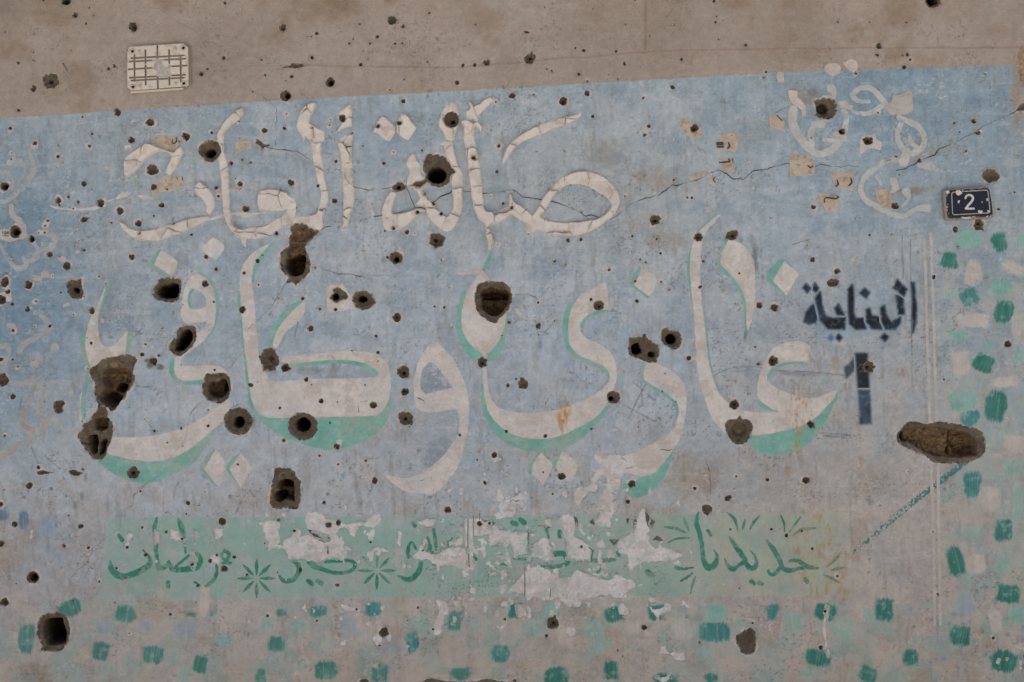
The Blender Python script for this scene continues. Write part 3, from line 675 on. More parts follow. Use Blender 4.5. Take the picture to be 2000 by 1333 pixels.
FF.append(np.array([(0,1,5,4),(1,2,6,5),(2,3,7,6),(3,0,4,7),(4,5,6,7)]) + nv); nv += 8
wall = add('wall', mesh_from('wall', np.concatenate(V), FF, np.concatenate(CC)), M['wall'],
           label='bullet-scarred plaster wall painted pale blue with large Arabic lettering', cat='wall', kind='thing')

# ------------------------------------------------------------------ holes: each crater is a part of the wall
def crater(r, P, inner, dish, tone, seed):
    step = 0.45 if r < 2.5 else (0.7 if r < 6 else (1.0 if r < 16 else 1.35))
    pad = 1.6
    x0, y0 = P.min(0) - pad - step; x1, y1 = P.max(0) + pad + step
    X, Y = np.meshgrid(np.arange(x0, x1 + step, step, dtype=np.float32), np.arange(y0, y1 + step, step, dtype=np.float32))
    sd_ = sdpoly([P], X, Y)
    d = -sd_
    nz = fbm(X, Y, 6, 3, seed % 13) - .5; nf = fbm(X, Y, 2.6, 2, (seed + 5) % 13) - .5; nl = fbm(X, Y, 20, 2, (seed + 3) % 13) - .5
    dep = .0008 + .0036 * sst(-.3, .8, d) + dish * sst(0, max(2.0, .85 * r), d)
    am = min(1.0, r / 9.0)
    fb, fr, ft = plates(X + 5 * nz, Y + 5 * nf, max(3.0, r * .42), 3 + seed % 4)
    dep = dep + sst(.3, 3, d) * am * (nz * .005 + nf * .003 + nl * .008 + np.clip(ft * S * .5, -.006, .006) + (fr - .5) * .004)
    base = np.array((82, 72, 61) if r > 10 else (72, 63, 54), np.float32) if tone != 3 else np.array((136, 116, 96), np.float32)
    C = np.empty(X.shape + (3,), np.float32); C[:] = base
    C += (nz * 20 + nl * 16)[..., None]
    if tone == 2:
        C = lerp3(C, (112, 96, 78), sst(.35 * r, .8 * r, d) * sst(.42, .6, fbm(X, Y, 4, 3, 3)) * .9)
    for IP, idp, ie in inner:
        s2 = -sdpoly([IP], X, Y)
        t = sst(-.2, ie, s2 + nz * 1.5)
        dep = dep + idp * 1.25 * t
        if tone == 1:
            C = lerp3(C, (98, 78, 56), t * .9)
            dep = dep + t * (nz * .018 + nf * .006)
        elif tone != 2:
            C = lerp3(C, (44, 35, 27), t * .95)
    if tone == 1:
        C = lerp3(C, (128, 104, 76), sst(.55, .7, fbm(X, Y, 7, 3, 6)) * sst(6, 14, d) * .6)
    C = lerp3(C, (128, 118, 106), sst(.62, .72, fr) * sst(.3 * r, 0, d) * .35)
    C = lerp3(C, (164, 155, 145), sst(2.8, .4, d) * sst(.44, .56, fbm(X, Y, 4.5, 3, 7)) * .85)
    dep = np.maximum(dep, .0006)
    h = bil(H, X, Y) - dep
    rr = march(sd_ - pad * .55, X, Y, [h, C])
    if rr is None: return None
    a, b, (hh, cc), fc = rr
    xx, zz = wxz(a, b)
    return np.stack([xx, -hh, zz], 1), fc, lin(cc)
rest_V, rest_F, rest_C, rn_ = [], [], [], 0
for i, (r, P, inner, dish, tone) in enumerate(HOLES):
    res = crater(r, P, inner, dish, tone, i)
    if res is None: continue
    v, fc, c = res
    if i < 300:
        add('bullet_hole', mesh_from('bullet_hole', v, fc, c), M['cement'], wall)
    else:
        rest_V.append(v); rest_C.append(c); rest_F += [q_ + rn_ for q_ in fc]; rn_ += len(v)
if rest_V:
    add('shrapnel_pits', mesh_from('shrapnel_pits', np.concatenate(rest_V), rest_F, np.concatenate(rest_C)), M['cement'], wall, kind='stuff')
# ------------------------------------------------------------------ coats of paint, plaster losses, paper: thin sheets that follow the wall
def sheet(name, fn, bb, step, colf, lift, parent, mat, relief=None, clip=True, edge=0.0, es=7.0, seed=1, label=None, cat=None, group=None, pad=4, gap=.15, skirt=0.0):
    x0, y0, x1, y1 = bb
    X, Y = np.meshgrid(np.arange(x0 - pad, x1 + pad + step, step, dtype=np.float32), np.arange(y0 - pad, y1 + pad + step, step, dtype=np.float32))
    F = fn(X, Y)
    if edge > 0:
        F = F + (fbm(X, Y, es, 3, seed) - .5) * 2 * edge
    F0 = F
    if clip:
        F = np.maximum(F, gap - bil(HS, X, Y))
    C = colf(X, Y, F0)
    h = bil(H, X, Y) + lift
    if relief is not None:
        h = h + relief(X, Y, F)
    rr = march(F, X, Y, [h, C])
    if rr is None:
        return None
    a, b, (hh, cc), fc = rr
    xx, zz = wxz(a, b)
    V_ = np.stack([xx, -hh, zz], 1)
    if cat:      # a thing of its own: origin at its lower edge
        org = np.array([xx.mean(), -float(bil(H, np.array([a.mean()]), np.array([b.mean()]))[0]), zz.min()])
        o = add(name, mesh_from(name, V_ - org, fc, lin(cc)), mat, parent, label, cat, group, loc=tuple(org))
        return o
    return add(name, mesh_from(name, V_, fc, lin(cc)), mat, parent, label, cat, group)
def bbox(*Ps):
    A = np.concatenate([np.asarray(p, float)[:, :2] for p in Ps])
    return A[:, 0].min(), A[:, 1].min(), A[:, 0].max(), A[:, 1].max()
def pigment(col, wear=0.0, soft=0.0, var=8, k=2, thr=.62, sy=None):
    """paint colour with uneven opacity; worn spots show the coat underneath"""
    def f_(X, Y, F):
        C = np.empty(X.shape + (3,), np.float32); C[:] = col
        C += ((fbm(X, Y, 30, 3, k) - .5) * 2 * var)[..., None]
        C += ((fbm(X, Y, 5, 2, k + 6, gain=.8) - .5) * 12 + (fbm(X, Y, 13, 4, k + 1, gain=.7) - .5) * 14)[..., None]
        C = lerp3(C, (122, 112, 102), sst(.955, .985, vn(X / 4.6, Y / 4.6, k + 4)) * .6)
        C = lerp3(C, (150, 138, 126), sst(.56, .60, fbm(X, Y, 38, 5, k + 2, gain=.68)) * .4)
        C = rusted(C, X, Y, (156, 112, 72))
        U = bil(CAN, X, Y)
        a = np.ones(X.shape, np.float32)
        if wear > 0:
            a = a - wear * 1.2 * sst(thr - .03, thr + .03, fbm(X, Y, 12, 5, k + 3, sy=sy, gain=.68)) - wear * .5 * sst(.55, .8, fbm(X, Y, 45, 3, k + 5))
        if wear > 0:
            a = a * (1 - .6 * sst(-2.4, 0, F) * sst(.50, .62, fbm(X, Y, 7, 3, k + 1)))
            C += ((fbm(X + .25 * Y, Y, 26, 3, k + 2, sy=3.0) - .5) * 9)[..., None]
        if soft > 0:
            a = a * sst(0, -soft, F)
        return U + (C - U) * np.clip(a, 0, 1)[..., None]
    return f_
WHITE = (170, 162, 156)
GREEN = (102, 144, 131)

def polyset(tile, polys, nn=4):
    ox, oy, s = tile
    return [smooth(q(ox, oy, s, p), nn) for p in polys]
def letter(tile, polys, greens=(), col=WHITE, lift=.0007, step=1.6, name='painted_letter', edge=.7, mat='paint', relief=None, wear=.25, colf=None, label=None, gcol=GREEN):
    cs = polyset(tile, polys)
    o = sheet(name, lambda X, Y: sdpoly(cs, X, Y), bbox(*cs), step, colf or pigment(col, wear), lift, wall, M[mat], relief, edge=edge, seed=len(polys[0]) % 11, label=label)
    for i, gpoly in enumerate(greens):
        gs = polyset(tile, [gpoly])
        sheet('letter_shadow', lambda X, Y: sdpoly(gs, X, Y), bbox(*gs), step, pigment(gcol, .3, var=10, k=4), .00035, o or wall, M['paint'], edge=.8, seed=i + 2)
    return o
A_ = (140, 460, 2.665); B_ = (440, 460, 2.666); C_ = (840, 460, 2.665); D_ = (1140, 400, 2.221); W5 = (500, 666, 4.0)
E_ = (80, 190, 4.0); F_ = (560, 180, 4.0); G_ = (860, 190, 4.4425)

# ---- second line: big white letters with a green shade on one side
letter(A_, [[(185,248),(175,290),(150,370),(138,420),(138,480),(145,530),(165,572),(195,580),(225,570),(260,530),(292,495),(285,560),(272,640),(220,700),(130,720),(100,690),(78,620),(70,560),(80,490),(100,430),(130,380),(160,300)]],
  [[(205,225),(215,225),(190,290),(160,370),(142,420),(138,410),(150,370),(175,290)], [(80,480),(55,520),(45,580),(60,640),(90,690),(105,690),(85,640),(70,580),(72,530)], [(292,490),(315,520),(305,570),(298,612),(272,612),(285,560)]])
letter(A_, [[(70,700),(78,700),(62,780),(48,880),(55,970),(45,980),(38,930),(45,850),(60,770)]], [[(78,700),(95,700),(85,780),(72,860),(75,940),(65,960),(55,900),(62,820),(70,770)]])
letter(A_, [[(215,1050),(300,1050),(400,1045),(500,1025),(600,990),(680,950),(750,900),(830,840),(822,900),(790,960),(740,1010),(670,1070),(600,1120),(520,1160),(420,1178),(330,1170),(260,1155),(190,1135),(150,1100),(160,1040)]],
  [[(190,1135),(260,1155),(330,1172),(420,1180),(520,1162),(600,1122),(670,1070),(745,1010),(735,1050),(690,1110),(640,1180),(560,1230),(470,1275),(390,1290),(310,1280),(230,1250),(140,1180),(150,1130)]])
letter(A_, [[(752,1110),(805,1200),(765,1315),(690,1215)]], [[(745,1105),(700,1150),(668,1210),(690,1250),(755,1310),(765,1312),(690,1215),(750,1118)]], name='painted_dot')
letter(A_, [[(882,1132),(943,1215),(880,1312),(820,1215)]], [[(870,1135),(830,1165),(803,1210),(820,1245),(878,1312),(822,1215),(878,1140)]], name='painted_dot')
letter(A_, [[(463,80),(515,105),(550,140),(545,170),(515,212),(428,152)]], [[(462,68),(435,95),(408,145),(415,170),(450,195),(490,215),(512,213),(428,155),(440,125),(468,80)]], name='painted_dot')
letter(A_, [[(735,10),(790,45),(795,75),(750,130),(685,85),(680,60)]], name='painted_dot', col=(176, 169, 166), edge=1.2)
letter(A_, [[(650,198),(700,225),(735,275),(750,340),(752,400),(740,470),(700,535),(640,590),(590,625),(570,660),(572,682),(650,680),(740,674),(790,690),(825,725),(790,760),(680,750),(600,757),(555,745),(537,715),(537,640),(570,560),(600,540),(640,520),(690,480),(705,450),(650,455),(600,460),(575,440),(567,400),(575,340),(590,270),(615,220)],
            [(625,275),(665,290),(700,330),(700,372),(650,382),(618,380),(605,350),(610,300)]],
  [[(625,275),(640,280),(620,310),(615,350),(622,380),(605,365),(600,330),(610,295)], [(650,185),(700,205),(740,250),(762,320),(765,410),(745,490),(705,545),(690,545),(735,480),(752,410),(748,330),(725,265),(690,220)], [(515,630),(537,640),(535,710),(555,745),(600,757),(680,752),(680,775),(600,780),(550,770),(515,730),(508,690)]])
letter(B_, [[(235,45),(200,85),(165,130),(145,180),(140,230),(148,300),(155,380),(165,470),(172,560),(180,640),(200,700),(235,745),(270,758),(420,750),(560,745),(700,742),(790,738),(800,720),(770,690),(720,665),(640,650),(540,650),(430,660),(300,665),(290,650),(300,628),(400,625),(540,608),(660,600),(740,607),(800,628),(845,670),(862,730),(862,800),(845,870),(800,930),(720,942),(500,945),(350,950),(220,948),(170,920),(135,850),(125,770),(110,650),(95,530),(85,400),(78,300),(75,220),(90,160),(130,105),(180,65)]],
  [[(255,30),(262,40),(225,90),(190,140),(160,190),(150,250),(140,235),(145,185),(165,130),(200,85),(240,45)],
   [(68,280),(78,300),(85,400),(95,530),(110,650),(125,770),(135,850),(170,920),(220,948),(350,950),(720,945),(800,930),(845,870),(862,840),(865,880),(845,960),(800,1020),(720,1070),(640,1105),(540,1118),(440,1100),(330,1060),(240,1010),(170,950),(125,880),(112,780),(100,660),(85,530),(72,420),(65,330)],
   [(300,672),(430,662),(540,650),(640,650),(720,663),(775,692),(800,720),(785,730),(740,700),(680,678),(580,668),(480,675),(390,688),(340,690)]])
letter(B_, [[(412,335),(418,380),(400,430),(370,460),(320,500),(290,550),(270,590),(245,580),(255,530),(280,480),(320,430),(360,385)]], [[(400,335),(410,345),(360,385),(310,435),(275,485),(250,540),(245,580),(218,575),(230,520),(255,460),(300,400),(345,360)]])
letter(B_, [[(527,285),(545,255),(620,262),(640,300),(660,330),(668,380),(600,395),(530,402)]], col=(172,164,160), name='painted_dot', edge=1.4)
letter(W5, [[(1390,12),(1440,30),(1500,90),(1560,170),(1610,270),(1650,380),(1665,480),(1665,600),(1655,700),(1635,790),(1610,900),(1570,1000),(1500,1100),(1400,1190),(1300,1195),(1180,1180),(1090,1130),(1040,1090),(1000,1040),(1080,1060),(1180,1070),(1280,1040),(1380,970),(1460,900),(1520,820),(1560,760),(1585,690),(1590,620),(1575,560),(1555,535),(1480,545),(1380,560),(1290,550),(1255,520),(1235,440),(1228,340),(1240,260),(1270,160),(1320,70),(1350,30)],
            [(1355,170),(1400,185),(1460,260),(1540,365),(1440,385),(1330,415),(1290,380),(1285,310),(1305,220)]], lift=.0009)
letter(C_, [[(262,195),(225,240),(190,300),(170,370),(162,440),(170,500),(200,555),(245,600),(280,618),(278,690),(295,690),(293,615),(320,600),(355,555),(380,500),(397,420),(400,330),(300,260),(285,210)]],
  [[(180,280),(190,300),(170,370),(162,440),(170,500),(200,555),(245,600),(275,620),(270,650),(225,650),(180,600),(150,540),(135,470),(145,380),(160,310)], [(400,395),(412,400),(400,500),(375,590),(340,650),(300,660),(300,620),(355,555),(380,500)], [(325,85),(332,90),(292,175),(272,215),(245,245),(240,230),(265,195),(285,150),(310,90)]])
letter(C_, [[(275,690),(293,690),(300,770),(315,840),(345,885),(400,912),(480,923),(580,918),(680,900),(780,865),(850,830),(900,795),(930,760),(935,740),(930,710),(900,680),(840,655),(770,620),(730,575),(720,520),(720,450),(735,380),(760,340),(800,300),(850,275),(910,240),(925,290),(930,390),(880,390),(830,410),(795,440),(780,470),(790,510),(820,540),(880,565),(930,600),(960,650),(973,710),(965,780),(940,840),(900,910),(830,970),(750,1010),(660,1050),(560,1060),(470,1050),(400,1020),(340,970),(300,910),(285,850),(278,780)]],
  [[(265,770),(278,780),(285,850),(300,910),(340,970),(400,1020),(470,1050),(560,1060),(660,1050),(750,1010),(830,970),(900,910),(930,880),(925,910),(880,970),(820,1030),(760,1080),(680,1110),(580,1125),(480,1115),(390,1080),(330,1020),(285,940),(265,860)],
   [(735,345),(745,355),(735,380),(720,450),(720,520),(730,575),(770,620),(840,655),(900,680),(930,715),(935,750),(915,730),(880,695),(820,670),(750,630),(705,575),(690,500),(695,420),(715,365)], [(930,385),(930,400),(850,420),(810,445),(785,490),(780,465),(795,435),(840,405),(880,390)]])
letter(C_, [[(580,1130),(640,1190),(625,1235),(610,1270),(585,1305),(570,1275),(530,1245),(535,1190)]], [[(560,1135),(530,1165),(510,1210),(515,1245),(545,1250),(530,1215),(550,1170),(580,1130),(590,1120),(565,1120)]], name='painted_dot')
letter(C_, [[(690,1122),(765,1185),(768,1215),(740,1280),(715,1285),(650,1205)]], [[(670,1120),(690,1122),(650,1205),(645,1220),(635,1195),(660,1150)]], name='painted_dot')
letter(D_, [[(275,682),(325,692),(380,720),(425,760),(445,810),(446,880),(436,950),(415,1020),(385,1070),(330,1140),(295,1172),(240,1175),(180,1165),(120,1150),(60,1110),(40,1085),(60,1078),(120,1098),(190,1085),(250,1060),(310,1030),(360,1000),(395,960),(412,900),(405,860),(360,820),(300,785),(262,755),(262,715)]],
  [[(260,682),(275,682),(262,715),(262,755),(300,785),(360,820),(405,860),(415,900),(405,945),(400,900),(390,865),(350,830),(300,800),(258,770),(243,735),(248,700)], [(388,1068),(380,1110),(350,1180),(310,1230),(260,1265),(220,1270),(180,1255),(160,1225),(175,1205),(200,1215),(240,1190),(300,1165),(340,1125)]])
letter(D_, [[(250,280),(300,300),(318,325),(305,370),(285,400),(218,350)]], [[(245,262),(225,290),(200,330),(205,355),(240,380),(278,408),(290,400),(222,350),(222,325),(248,285)]], name='painted_dot')
letter(D_, [[(600,36),(565,80),(530,120),(512,180),(506,260),(508,350),(516,450),(530,570),(545,690),(570,780),(605,840),(660,880),(740,900),(850,900),(830,893),(790,870),(755,835),(752,790),(765,730),(790,670),(820,625),(870,600),(930,592),(970,605),(985,640),(975,680),(930,680),(870,685),(820,705),(795,740),(800,765),(840,798),(870,810),(930,830),(990,838),(1050,820),(1100,800),(1085,840),(1040,890),(1000,930),(930,965),(850,985),(760,1000),(680,1000),(610,985),(560,930),(525,850),(500,760),(488,660),(480,520),(468,380),(460,280),(465,200),(485,140),(530,85),(575,50)]],
  [[(560,50),(545,62),(500,110),(470,170),(450,240),(448,310),(465,375),(468,370),(460,280),(465,200),(488,140),(530,85),(562,58)], [(518,455),(530,470),(540,600),(555,700),(580,790),(610,845),(598,840),(562,775),(540,690),(527,560)], [(795,740),(820,705),(870,685),(930,680),(970,690),(975,700),(920,692),(870,700),(830,720),(800,755)], [(752,845),(790,870),(845,895),(820,898),(780,885),(755,865)],
   [(565,935),(610,985),(680,1000),(760,1000),(850,985),(930,965),(1000,930),(1040,890),(1085,840),(1100,805),(1103,830),(1075,890),(1030,970),(970,1040),(900,1080),(820,1090),(760,1075),(700,1040),(640,1010),(590,970),(570,950)]])
letter(D_, [[(630,150),(665,160),(705,190),(735,240),(745,310),(745,400),(735,480),(715,550),(705,520),(705,440),(690,380),(660,330),(620,285),(595,260),(600,210)]], [[(620,155),(632,160),(600,210),(597,262),(620,287),(660,330),(690,380),(705,430),(708,500),(715,550),(705,550),(695,500),(690,420),(670,370),(620,310),(580,270),(582,220),(600,175)]])
letter(D_, [[(870,245),(935,300),(880,395),(820,330)]], [[(862,232),(872,245),(820,320),(825,340),(880,390),(870,395),(825,360),(793,330),(800,290),(830,255)]], name='painted_dot')

# ---- first line: thick cracked paint lifting in plates
def rel(X, Y, F):
    Xw = X + 9 * (fbm(X, Y, 22, 2, 4) - .5); Yw = Y + 9 * (fbm(X, Y, 22, 2, 5) - .5)
    b, r1, tl = plates(Xw, Yw)
    h = .0052 + .0070 * r1 + np.clip(tl * S * .75, -.0090, .0180) + .0016 * (fbm(X, Y, 9, 3, 6) - .5)
    h = np.maximum(h, .0006)
    return h * sst(0, 2.6, -F) * (0.6 + .4 * sst(.2, 1.2, b))
def relcol(X, Y, F):
    Xw = X + 9 * (fbm(X, Y, 22, 2, 4) - .5); Yw = Y + 9 * (fbm(X, Y, 22, 2, 5) - .5)
    b, r1, tl = plates(Xw, Yw)
    C = np.empty(X.shape + (3,), np.float32); C[:] = (176, 168, 160)
    C += ((fbm(X, Y, 25, 3, 2) - .5) * 18)[..., None]
    C = lerp3(C, (176, 168, 163), sst(.55, .75, r1) * .8)
    C = lerp3(C, (152, 136, 120), sst(.55, .75, fbm(X, Y, 12, 4, 9)) * .45)
    C = lerp3(C, (72, 60, 50), sst(.8, .2, b) * sst(.50, .66, fbm(X, Y, 26, 2, 10)) * .7)
    return C
def rletter(tile, polys, **k):
    return letter(tile, polys, mat='relief', relief=rel, colf=relcol, name='raised_letter', step=1.2, edge=1.3, **k)
rletter(E_, [[(660,480),(710,430),(780,390),(860,360),(950,400),(1040,430),(1090,380),(1115,420),(1090,490),(1050,560),(1010,610),(970,590),(1000,510),(1020,460),(980,430),(920,430),(850,470),(780,540),(720,600),(670,635),(650,600),(650,530)]])
for p in ([(50,830),(90,850),(200,870),(300,870),(400,860),(440,840),(500,830),(510,850),(440,880),(330,890),(200,880),(100,870)], [(510,810),(580,790),(650,740),(710,750),(660,780),(590,800),(520,820)], [(750,770),(800,765),(890,790),(870,800),(790,795)], [(640,380),(700,370),(710,400),(660,405)], [(1290,960),(1400,920),(1530,895),(1640,905),(1800,900),(1700,915),(1590,945),(1520,920),(1440,940),(1330,965)], [(1510,1080),(1590,1020),(1630,1080),(1610,1100),(1605,1170),(1590,1180),(1570,1150),(1570,1105)]):
    letter(E_, [p], col=(172, 166, 163), name='plaster_loss', mat='plaster', edge=1.6, lift=.0014 if p[0][0] in (1510, 1290) else .0006)
rletter(E_, [[(1240,650),(1290,690),(1340,750),(1360,820),(1340,900),(1310,920),(1280,900),(1290,850),(1260,800),(1210,760),(1205,700)]])
rletter(E_, [[(610,935),(650,980),(700,1020),(760,1040),(850,1035),(950,1010),(1080,970),(1200,935),(1320,930),(1300,960),(1220,1010),(1130,1050),(1020,1090),(920,1120),(800,1120),(720,1100),(660,1050),(620,1000)]])
rletter(E_, [[(1580,80),(1585,140),(1530,190),(1470,240),(1435,290),(1430,350),(1435,420),(1455,500),(1465,560),(1475,640),(1475,760),(1490,890),(1510,990),(1570,1030),(1620,1020),(1720,1010),(1800,980),(1890,920),(1925,880),(1870,890),(1780,890),(1700,880),(1690,800),(1710,730),(1780,715),(1880,730),(1960,780),(1995,830),(1990,900),(1970,980),(1900,1010),(1830,1060),(1750,1100),(1650,1110),(1560,1095),(1500,1060),(1460,1000),(1430,920),(1415,800),(1405,650),(1390,520),(1370,420),(1370,320),(1400,240),(1450,170),(1520,110)]])
rletter(F_, [[(175,90),(225,80),(230,110),(190,190),(185,240),(240,280),(295,310),(295,360),(275,400),(275,500),(290,580),(300,680),(322,770),(320,860),(290,960),(280,1060),(250,1090),(200,1050),(60,1040),(40,1000),(60,960),(130,970),(230,950),(255,880),(265,780),(240,700),(215,580),(200,480),(190,400),(150,350),(130,400),(110,470),(130,380),(90,300),(80,250),(110,150)]])
rletter(F_, [[(500,95),(515,200),(510,270),(440,290),(375,330),(400,290),(430,250),(400,200),(430,140)]])
rletter(F_, [[(480,330),(520,320),(510,400),(510,500),(515,600),(525,720),(530,800),(515,920),(480,1040),(440,1055),(440,900),(440,760),(430,600),(415,480),(400,400),(440,350)]])
letter(F_, [[(630,815),(650,860),(680,920),(690,965),(660,965),(640,900),(620,850)]], col=(166,156,151), name='plaster_loss', mat='plaster')
rletter(F_, [[(750,185),(790,210),(850,275),(850,320),(800,390),(755,370),(720,340),(675,310),(690,260),(720,210)]])
rletter(F_, [[(905,160),(950,190),(985,240),(1015,275),(985,330),(950,375),(890,350),(856,310),(856,260),(875,200)]])
rletter(F_, [[(990,465),(1030,540),(1050,630),(1080,670),(1000,720),(900,740),(930,690),(960,620),(935,560),(955,500)]])
rletter(F_, [[(820,770),(870,790),(840,850),(825,920),(830,950),(900,945),(960,930),(1000,910),(1080,910),(1100,930),(1020,980),(920,1050),(830,1085),(770,1070),(745,1010),(745,920),(770,830)]])
rletter(F_, [[(940,740),(1000,730),(1080,720),(1100,740),(1060,770),(1110,840),(1150,890),(1200,940),(1250,970),(1290,930),(1300,850),(1290,780),(1290,700),(1290,640),(1260,560),(1240,480),(1230,420),(1190,410),(1240,385),(1300,390),(1310,440),(1340,560),(1370,620),(1375,760),(1375,880),(1350,980),(1300,1070),(1240,1090),(1170,1050),(1100,980),(1085,920),(1070,890),(1000,880),(1040,830),(1000,770)]])
rletter(F_, [[(1290,75),(1330,100),(1340,170),(1350,240),(1330,310),(1310,380),(1255,375),(1210,300),(1185,270),(1195,200),(1230,130)]])
rletter(F_, [[(1420,65),(1470,110),(1580,40),(1625,40),(1610,80),(1520,160),(1500,190),(1505,240),(1525,270),(1520,310),(1470,270),(1465,350),(1485,440),(1500,540),(1520,640),(1530,780),(1545,900),(1560,930),(1640,930),(1740,890),(1740,800),(1755,765),(1780,850),(1850,900),(1920,960),(1920,990),(1890,1030),(1820,1000),(1760,960),(1700,1010),(1600,1040),(1570,1060),(1600,1080),(1615,1180),(1590,1240),(1560,1160),(1550,1040),(1490,980),(1460,900),(1440,780),(1425,680),(1410,540),(1395,440),(1380,360),(1380,270),(1352,235),(1400,210),(1400,150),(1430,130)]])
rletter(G_, [[(790,1030),(850,950),(890,870),(960,790),(1040,710),(1130,660),(1240,640),(1360,660),(1460,720),(1530,800),(1560,880),(1550,950),(1500,1030),(1400,1110),(1300,1170),(1180,1200),(1060,1205),(940,1190),(850,1150),(800,1180),(750,1210),(760,1120),(740,1110),(800,1060)],
             [(900,1000),(960,900),(1010,830),(1080,770),(1170,755),(1270,770),(1380,830),(1450,880),(1480,940),(1450,990),(1390,1040),(1280,1070),(1150,1080),(1000,1080),(920,1060),(870,1040)]])
rletter(G_, [[(540,580),(545,520),(580,430),(640,370),(720,310),(820,260),(960,210),(1080,170),(1220,135),(1220,160),(1160,210),(1080,245),(980,270),(930,300),(800,350),(700,400),(630,470),(580,540)]])
letter(C_, [[(300,-8),(325,10),(333,55),(310,82),(300,75),(305,40)]], col=(168,160,156), name='plaster_loss', mat='plaster')
letter(C_, [[(140,190),(200,190),(255,165),(285,195),(310,228),(290,228),(262,205),(210,200),(150,208)]], col=(162,150,143), name='plaster_loss', mat='plaster', lift=.001, edge=1.5)
letter(C_, [[(440,378),(460,385),(480,410),(540,455),(470,425),(445,400)]], col=(158,154,152), name='paint_drip')

# ---- strokes helper
def stroke(tile, sts, col, name, lift=.0006, wear=.3, step=1.0, edge=.4, parent=None, soft=0, mat='paint', thr=.62, k=3, es=5, sy=None):
    ox, oy, s = tile
    ss = [q(ox, oy, s, st) for st in sts]
    rm = max(p[2] for st in ss for p in st)
    x0, y0, x1, y1 = bbox(*ss)
    return sheet(name, lambda X, Y: sdstroke(ss, X, Y), (x0 - rm, y0 - rm, x1 + rm, y1 + rm), step, pigment(col, wear, soft, k=k, thr=thr, sy=sy), lift, parent or wall, M[mat], edge=edge, es=es, seed=k)
# ---- scroll ornament, upper right
R0 = (1500, 0, 4.0)
ORN = (154, 154, 151)
for sts in ([[(200,860,40),(190,950,38),(230,1050,36),(310,1150,34),(400,1205,30),(500,1170,32),(560,1100,26),(600,1000,26),(610,900,24),(590,870,20)], [(350,1130,20),(330,1050,26),(360,980,30),(420,970,34)], [(440,1090,22),(520,1105,22),(600,1080,20)]],
            [[(490,690,36),(515,720,24),(512,760,16)]],
            [[(660,740,22),(720,690,22),(800,690,24),(860,740,24),(920,820,30)], [(660,870,14),(740,890,20),(830,870,22),(900,820,22)], [(660,750,22),(700,790,20),(790,795,14)]],
            [[(1020,920,22),(1100,950,26),(1180,1000,28),(1220,1080,26),(1200,1160,26),(1130,1200,30)], [(1040,960,20),(1010,1050,24),(1030,1130,24),(1080,1190,30)], [(1100,1050,12),(1120,1120,20),(1170,1150,14)], [(1080,1200,40),(1060,1270,40)], [(1060,1270,26),(960,1250,20),(870,1290,24),(790,1350,26),(735,1420,24),(725,1500,24),(770,1570,26),(860,1622,26),(960,1672,26),(1060,1690,22),(1150,1636,20),(1240,1626,36)], [(1180,1290,20),(1270,1300,34)]],
            [[(850,1385,20),(885,1440,14)], [(980,1415,32),(995,1470,26),(960,1505,10)], [(1080,1500,38),(1100,1550,16),(1050,1612,14)]]):
    sts = [[(x_, y_, r_ * .95) for x_, y_, r_ in st] for st in sts]
    stroke(R0, sts, ORN, 'scroll_ornament', .0012, .4, 1.4, .9)
letter(R0, [[(905,830),(960,790),(970,750),(1030,740),(1070,720),(1100,705),(1130,730),(1130,800),(1135,850),(1110,885),(1060,900),(990,900),(930,880)]], col=(148,144,140), name='scroll_flower', lift=.0016)
for p in ([(150,700),(230,715),(240,760),(290,820),(300,900),(270,920),(250,850),(180,800)], [(540,790),(600,790),(665,830),(650,860),(560,840)], [(720,1090),(760,1070),(840,1040),(850,1090),(890,1110),(880,1180),(800,1160),(710,1230)], [(490,1040),(560,1030),(600,1070),(640,1105),(620,1115),(540,1085)], [(190,1210),(215,1165),(245,1210)], [(75,560),(130,570),(120,640),(85,650),(65,610)], [(430,530),(480,490),(560,500),(575,570),(510,600),(460,575)], [(580,490),(660,460),(700,500),(690,560),(640,560)]):
    letter(R0, [p], col=(164,155,149), name='plaster_loss', mat='plaster', edge=2.0, lift=.0010)

